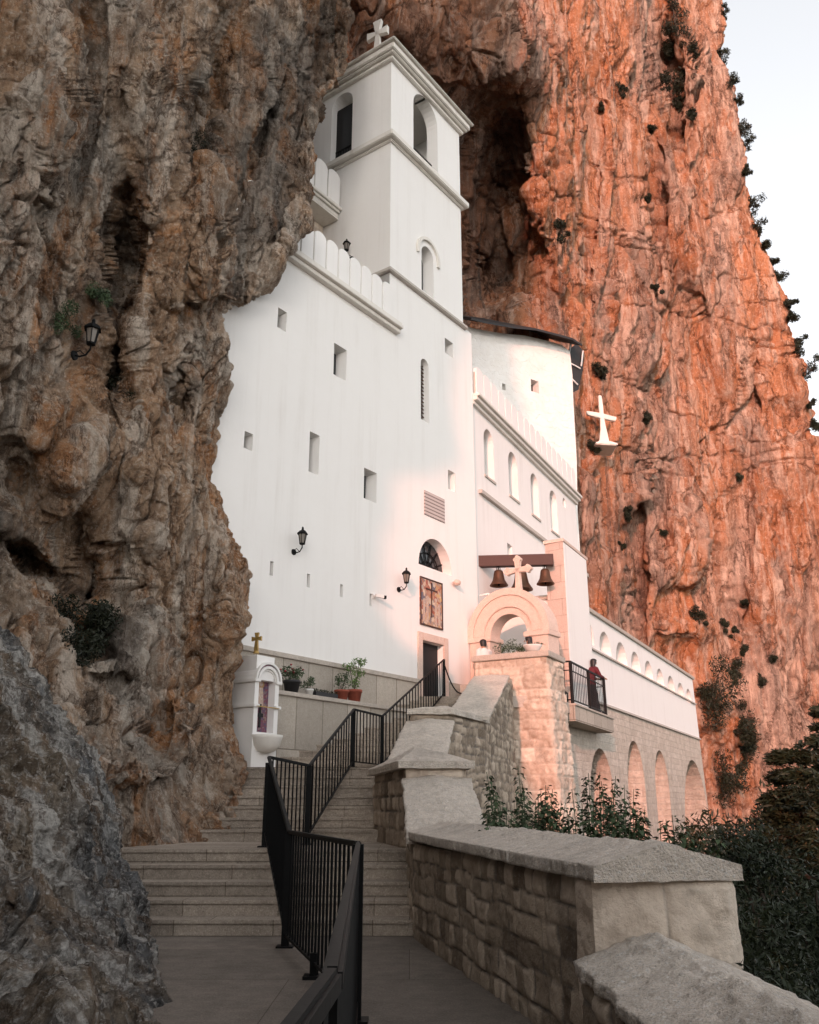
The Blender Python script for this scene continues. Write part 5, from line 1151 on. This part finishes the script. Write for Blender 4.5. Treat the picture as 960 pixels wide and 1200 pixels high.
# ------------------------------------------------------------------ lanterns and small fixtures
def lantern(name, label, group=None):
    t = thing(name, (0, 0, 0), label, 'wall lamp', group)        # local +X points out of the wall
    MB().tube([(0, 0, 0), (.03, 0, 0)], [.075, .07], 14).tube([(.02, 0, 0), (.10, 0, -.03), (.20, 0, -.02), (.27, 0, .06), (.27, 0, .13)], .014, 8).tube([(.03, 0, .05), (.10, 0, .07), (.15, 0, .02), (.2, 0, -.02)], .009, 6).build('bracket', M['black'], t)
    c = (.27, 0, .13); mb = MB()
    mb.lathe(c, [(.03, 0), (.07, .015), (.075, .04), (.05, .045)], 6)
    for k in range(6): a = math.pi*k/3; mb.bar((c[0]+.062*math.cos(a), c[1]+.062*math.sin(a), c[2]+.04), (c[0]+.10*math.cos(a), c[1]+.10*math.sin(a), c[2]+.27), .013)
    mb.build('cage', M['black'], t); MB().lathe(c, [(.055, .045), (.09, .265)], 6).build('glass', M['lampglass'], t)
    MB().lathe(c, [(.135, .26), (.13, .285), (.08, .34), (.035, .365), (.022, .40), (.03, .415), (.008, .45)], 6).build('cap', M['black'], t); return t
an1 = math.atan2(N1[1], N1[0])
def onF(px_, py_, o=O1): s_, z_ = F1.px(px_, py_, o); return F1.p(s_, o, z_)
lan = lantern('wall_lantern', 'black wall lantern on the shaded plaster above the planter ledge'); lan.scale = (1.12,)*3
lan.location = onF(344, 647); lan.rotation_euler = (0, 0, an1)
copy_tree(lan, onF(467, 691), an1, 'black wall lantern left of the mosaic panel beside the doorway')
ts = F3.px(412.5, 303, F3o); copy_tree(lan, F3.p(ts[0], F3o, ts[1]), math.atan2(-D1[1], -D1[0]), 'black lantern on the tower side behind the main balustrade')
bs = onF(381, 155, O1-5.2); copy_tree(lan, F1.p(sT-1.2, O1-5.19, F3.px(396, 158, F3o)[1]), an1, 'small lantern on the white annex beside the belfry opening')
p_, n_ = on_rock('cliff_left', 88, 424); p_ = Vector(p_)+n_*.12+Vector((.03, -.10, 0))
copy_tree(lan, p_, math.atan2(-.25, .97), 'black wall lantern mounted on the bare rock of the left cliff', scale=1.3)
cm = thing('security_camera', onF(437, 699), 'small white and black security camera on the facade left of a lantern', 'camera'); q = onF(438, 699)
MB().bar(q, q+Vector((N1[0]*.14, N1[1]*.14, 0)), .05).fbox(F1, F1.px(438, 699, O1)[0]-.06, F1.px(438, 699, O1)[0]+.06, O1, O1+.03, q.z-.07, q.z+.07).build('bracket', M['whitepaint'], cm)
e_ = q+Vector((N1[0]*.14, N1[1]*.14, 0)); MB().bar(e_-Vector((D1[0]*.08, D1[1]*.08, 0)), e_+Vector((D1[0]*.1, D1[1]*.1, -.02))+Vector((.12, 0, 0)), .085).build('housing', M['whitepaint'], cm); 
l_ = e_+Vector((D1[0]*.1, D1[1]*.1, -.02))+Vector((.12, 0, 0)); MB().bar(l_, l_+Vector((.07, .03, -.005)), .09).build('lens_hood', M['black'], cm)
q = onF(531, 683); t = thing('round_floodlight', q, 'small round beige floodlight under the right foot of the lunette window', 'lamp'); mb = MB(); r_ = q+Vector((N1[0]*.16, N1[1]*.16, -.02))
mb.tube([q, r_], .03, 6).lathe((r_.x, r_.y, r_.z-.10), [(.02, 0), (.09, .02), (.13, .08), (.13, .13), (.08, .19), (.01, .2)], 16); mb.build('lamp_head', M['pinkstone'], t, True)
q = onF(563, 698); t = thing('cable_box', q, 'small white bracket light on the wall above the gateway arch', 'lamp'); MB().bar(q, q+Vector((N1[0]*.35, N1[1]*.35, .02)), .05).bar(q+Vector((N1[0]*.3, N1[1]*.3, 0)), q+Vector((N1[0]*.3+.25, N1[1]*.3+.1, -.05)), .12, .05).build('lamp_head', M['whitepaint'], t)

# ------------------------------------------------------------------ people
def skin_body(name, V, E, RAD, mat, parent, sub=2):
    me = bpy.data.meshes.new(name); me.from_pydata([tuple(v) for v in V], E, []); o = bpy.data.objects.new(name, me); COL.objects.link(o)
    m = o.modifiers.new('s', 'SKIN'); m.use_smooth_shade = True; sv = me.skin_vertices[0].data
    for i, r in enumerate(RAD): sv[i].radius = (r, r) if not isinstance(r, tuple) else r
    sv[0].use_root = True; m2 = o.modifiers.new('d', 'SUBSURF'); m2.levels = m2.render_levels = sub
    dg = bpy.context.evaluated_depsgraph_get(); dg.update(); nm = bpy.data.meshes.new_from_object(o.evaluated_get(dg)); bpy.data.objects.remove(o)
    if len(nm.materials) == 0: nm.materials.append(None)
    nm.materials.clear(); return link(name, nm, mat, parent, True)
def person(loc, yaw, label, lean=0., skirt=True, top='redcloth', bottom='blackcloth', arms='rail', hood=False, hair_tail=True, h=1.68):
    # built facing +X, then turned; x forward, y left, z up
    t = thing('person', (0, 0, 0), label, 'person'); s = h/1.68
    V = [(0, 0, .95), (0, 0, 1.08), (.02+lean*.3, 0, 1.22), (.04+lean*.7, 0, 1.36), (.05+lean, 0, 1.45), (.07+lean*1.15, 0, 1.52), (.09+lean*1.25, 0, 1.60), (.09+lean*1.25, 0, 1.66)]
    RD = [(.13, .16), (.11, .135), (.12, .15), (.10, .16), (.05, .06), (.048, .05), (.085, .078), (.06, .06)]
    E = [(i, i+1) for i in range(7)]
    def add(v, r, p): V.append(v); RD.append(r); E.append((p, len(V)-1)); return len(V)-1
    sx = .04+lean*.7
    for sd in (-1, 1):
        a = add((sx, sd*.17, 1.40), .052, 3)
        if arms == 'rail': b = add((sx+.10, sd*.23, 1.17), .042, a); c = add((sx+.34, sd*.15, 1.15), .033, b); hd = (sx+.40, sd*.12, 1.15); dv = (1, 0, -.25)
        else: b = add((sx+.0, sd*.23, 1.14), .042, a); c = add((sx+.10, sd*.22, .90), .033, b); hd = (sx+.11, sd*.22, .83); dv = (.15, 0, -1)
        w_ = add(hd, .026, c)
        for f in range(4):
            l = (.055, .065, .06, .048)[f]; o_ = (f-1.5)*.020; k1 = add((hd[0]+dv[0]*.05, hd[1]+o_, hd[2]+dv[2]*.05), .0095, w_); k2 = add((hd[0]+dv[0]*(.05+l*.6), hd[1]+o_*1.1, hd[2]+dv[2]*(.05+l*.6)-.008), .0085, k1); add((hd[0]+dv[0]*(.05+l*.9), hd[1]+o_*1.1, hd[2]+dv[2]*(.05+l)-.028), .0075, k2)
        q1 = add((hd[0]+.015, hd[1]-sd*.035, hd[2]+.0), .011, w_); add((hd[0]+.055*dv[0]+.02, hd[1]-sd*.05, hd[2]-.02+dv[2]*.03), .009, q1)
        l1 = add((0, sd*.09, .88), .085, 0); l2 = add((.02, sd*.10, .50), .058, l1); l3 = add((-.01, sd*.10, .10), .038, l2); add((.14, sd*.11, .04), .036, l3)
    body = skin_body('body', V, E, RD, M['skin'], t)
    hx, hz = .10+lean*1.25, 1.61
    mb = MB(); mb.tube([(hx+.075, 0, hz+.03), (hx+.108, 0, hz-.012), (hx+.085, 0, hz-.02)], [.008, .014, .008], 6); 
    for sd in (-1, 1): mb.lathe((hx, sd*.078, hz-.02), [(.003, -.025), (.012, 0), (.012, .02), (.003, .03)], 6)
    mb.build('nose_and_ears', M['skin'], body, True)
    mb = MB()
    for sd in (-1, 1): mb.lathe((hx+.082, sd*.03, hz+.012), [(.002, -.006), (.008, 0), (.002, .006)], 6)
    mb.bar((hx+.088, -.022, hz-.052), (hx+.088, .022, hz-.052), .006); mb.build('eyes_and_mouth', M['blackcloth'], body)
    def shell(name, prof, mat, k=28, wob=.0, ang=0):
        mb = MB(); b = 0
        for i, (cx, rx, ry, z) in enumerate(prof):
            for j in range(k):
                a = 2*math.pi*j/k; wv = 1+wob*math.sin(a*7+i*.3)*(1-z/1.2 if z < 1 else 0); mb.v.append((cx+rx*wv*math.cos(a), ry*wv*math.sin(a), z))
        for i in range(len(prof)-1):
            for j in range(k): mb.f.append((i*k+j, i*k+(j+1) % k, (i+1)*k+(j+1) % k, (i+1)*k+j))
        return mb.build(name, mat, t, True)
    if skirt: shell('skirt', [(-.02, .27, .29, .07), (-.01, .24, .26, .35), (0, .20, .22, .7), (0, .165, .19, .92), (0, .13, .155, 1.06)], M[bottom], wob=.08)
    else: shell('trousers', [(0, .17, .19, .06), (0, .16, .19, .4), (0, .16, .19, .80), (0, .15, .18, .92), (0, .13, .155, 1.06)], M[bottom])
    shell('top', [(0, .175, .20, .90), (.0, .155, .18, 1.05), (.02+lean*.3, .15, .175, 1.2), (sx-.01, .135, .20, 1.36), (sx+.0, .10, .16, 1.43), (.05+lean, .07, .075, 1.475)], M[top], wob=.05)
    mb = MB()
    for sd in (-1, 1):
        if arms == 'rail': mb.tube([(sx, sd*.12, 1.42), (sx, sd*.18, 1.39), (sx+.10, sd*.235, 1.17), (sx+.32, sd*.155, 1.15)], [.07, .078, .062, .045], 12)
        else: mb.tube([(sx, sd*.12, 1.42), (sx, sd*.18, 1.39), (sx, sd*.235, 1.14), (sx+.09, sd*.22, .93)], [.07, .078, .06, .045], 12)
    mb.build('sleeve', M[top], t, True)
    mb = MB(); k = 18; rows = [(hx-.02, .10, .095, hz+.075), (hx-.025, .085, .075, hz+.105), (hx-.025, .04, .035, hz+.125)]
    pr = [(hx-.045, .075, .085, hz-.08)] if not hair_tail else [(hx-.07, .05, .075, hz-.20), (hx-.06, .07, .088, hz-.10)]
    pr += [(hx-.035, .088, .096, hz-.02), (hx-.02, .103, .098, hz+.045)]+rows
    for cx, rx, ry, z in pr:
        for j in range(k): a = 2*math.pi*j/k; mb.v.append((cx+rx*math.cos(a), ry*math.sin(a), z+(.03*max(0, math.cos(a)) if z < hz+.06 else 0)))
    for i in range(len(pr)-1):
        for j in range(k): mb.f.append((i*k+j, i*k+(j+1) % k, (i+1)*k+(j+1) % k, (i+1)*k+j))
    mb.f.append(tuple((len(pr)-1)*k+j for j in range(k))); mb.build('hair', M['hair'], t, True)
    t.scale = (s,)*3; t.location = loc; t.rotation_euler = (0, 0, yaw); return t
wp = FB.p(b0_+rb-.62, o0_-.48, zD); person(tuple(wp), math.atan2(nB.y*.5+uB.y*.85, nB.x*.5+uB.x*.85), 'woman in a dark red top and long black skirt leaning on the balcony railing', lean=.12, h=1.98)
q = PY(568, 751, 28.6); person((q.x, q.y, q.z-1.95), R(120), 'person with short black hair and a white shirt behind the buttress left of the shrub', skirt=False, top='whitecloth', bottom='blackcloth', arms='down', hair_tail=False, h=1.95)
q = PY(623, 748, 27.3); person((q.x, q.y, q.z-1.95), R(160), 'dark haired person in black behind the buttress right of the shrub', skirt=False, top='blackcloth', bottom='blackcloth', arms='down', hair_tail=True, h=1.95)

# ------------------------------------------------------------------ light, sky, camera
SUN_AZ = math.atan2(-.22, -.9755); EL = R(12)
sd = Vector((math.sin(SUN_AZ)*math.cos(EL), math.cos(SUN_AZ)*math.cos(EL), math.sin(EL)))
L = bpy.data.lights.new('sun', 'SUN'); L.energy = 2.0; L.angle = R(.8); L.color = (.50, .19, .13)
lo = bpy.data.objects.new('sun', L); COL.objects.link(lo); lo.rotation_euler = (-sd).to_track_quat('-Z', 'Y').to_euler()
wd = bpy.data.worlds.new('World'); SC.world = wd; wd.use_nodes = True; nt = wd.node_tree; bg = nt.nodes['Background']
sk = nt.nodes.new('ShaderNodeTexSky'); sk.sky_type = 'NISHITA'; sk.sun_disc = False; sk.sun_elevation = EL; sk.sun_rotation = SUN_AZ; sk.altitude = 800; sk.air_density = 1.0; sk.dust_density = 2.5; sk.ozone_density = 1.0
hs = nt.nodes.new('ShaderNodeHueSaturation'); hs.inputs['Saturation'].default_value = .17
mx = nt.nodes.new('ShaderNodeMix'); mx.data_type = 'RGBA'; mx.blend_type = 'MULTIPLY'; mx.inputs[0].default_value = 1; mx.inputs[7].default_value = (1.0, .97, .95, 1)
nt.links.new(sk.outputs[0], hs.inputs['Color']); nt.links.new(hs.outputs[0], mx.inputs[6]); hz_ = nt.nodes.new('ShaderNodeMix'); hz_.data_type = 'RGBA'; hz_.inputs[0].default_value = .42; hz_.inputs[7].default_value = (1.66, 1.72, 1.80, 1); nt.links.new(mx.outputs[2], hz_.inputs[6]); nt.links.new(hz_.outputs[2], bg.inputs[0]); bg.inputs[1].default_value = .15
cd = bpy.data.cameras.new('camera'); co = bpy.data.objects.new('camera', cd); COL.objects.link(co); SC.camera = co
cd.sensor_fit = 'VERTICAL'; cd.sensor_height = 36; cd.lens = F/1200*36; cd.clip_start = .05; cd.clip_end = 3000
co.location = (0, 0, HC); co.rotation_euler = (math.pi/2+TH, 0, 0)
SC.view_settings.view_transform = 'Standard'; SC.view_settings.look = 'None'; SC.view_settings.exposure = 1.8; SC.view_settings.gamma = 1
SC.cycles.max_bounces = 6; SC.cycles.diffuse_bounces = 4; SC.cycles.use_denoising = True

# origins of single-mesh things at their base
for o in list(SC.objects):
    if o.type == 'MESH' and o.parent is None and o.data.users == 1 and not kids(o) and o.get('kind') != 'structure':
        bb = [Vector(c) for c in o.bound_box]; c = sum(bb, Vector())/8; c.z = min(b.z for b in bb); o.data.transform(Matrix.Translation(-c)); o.location = c
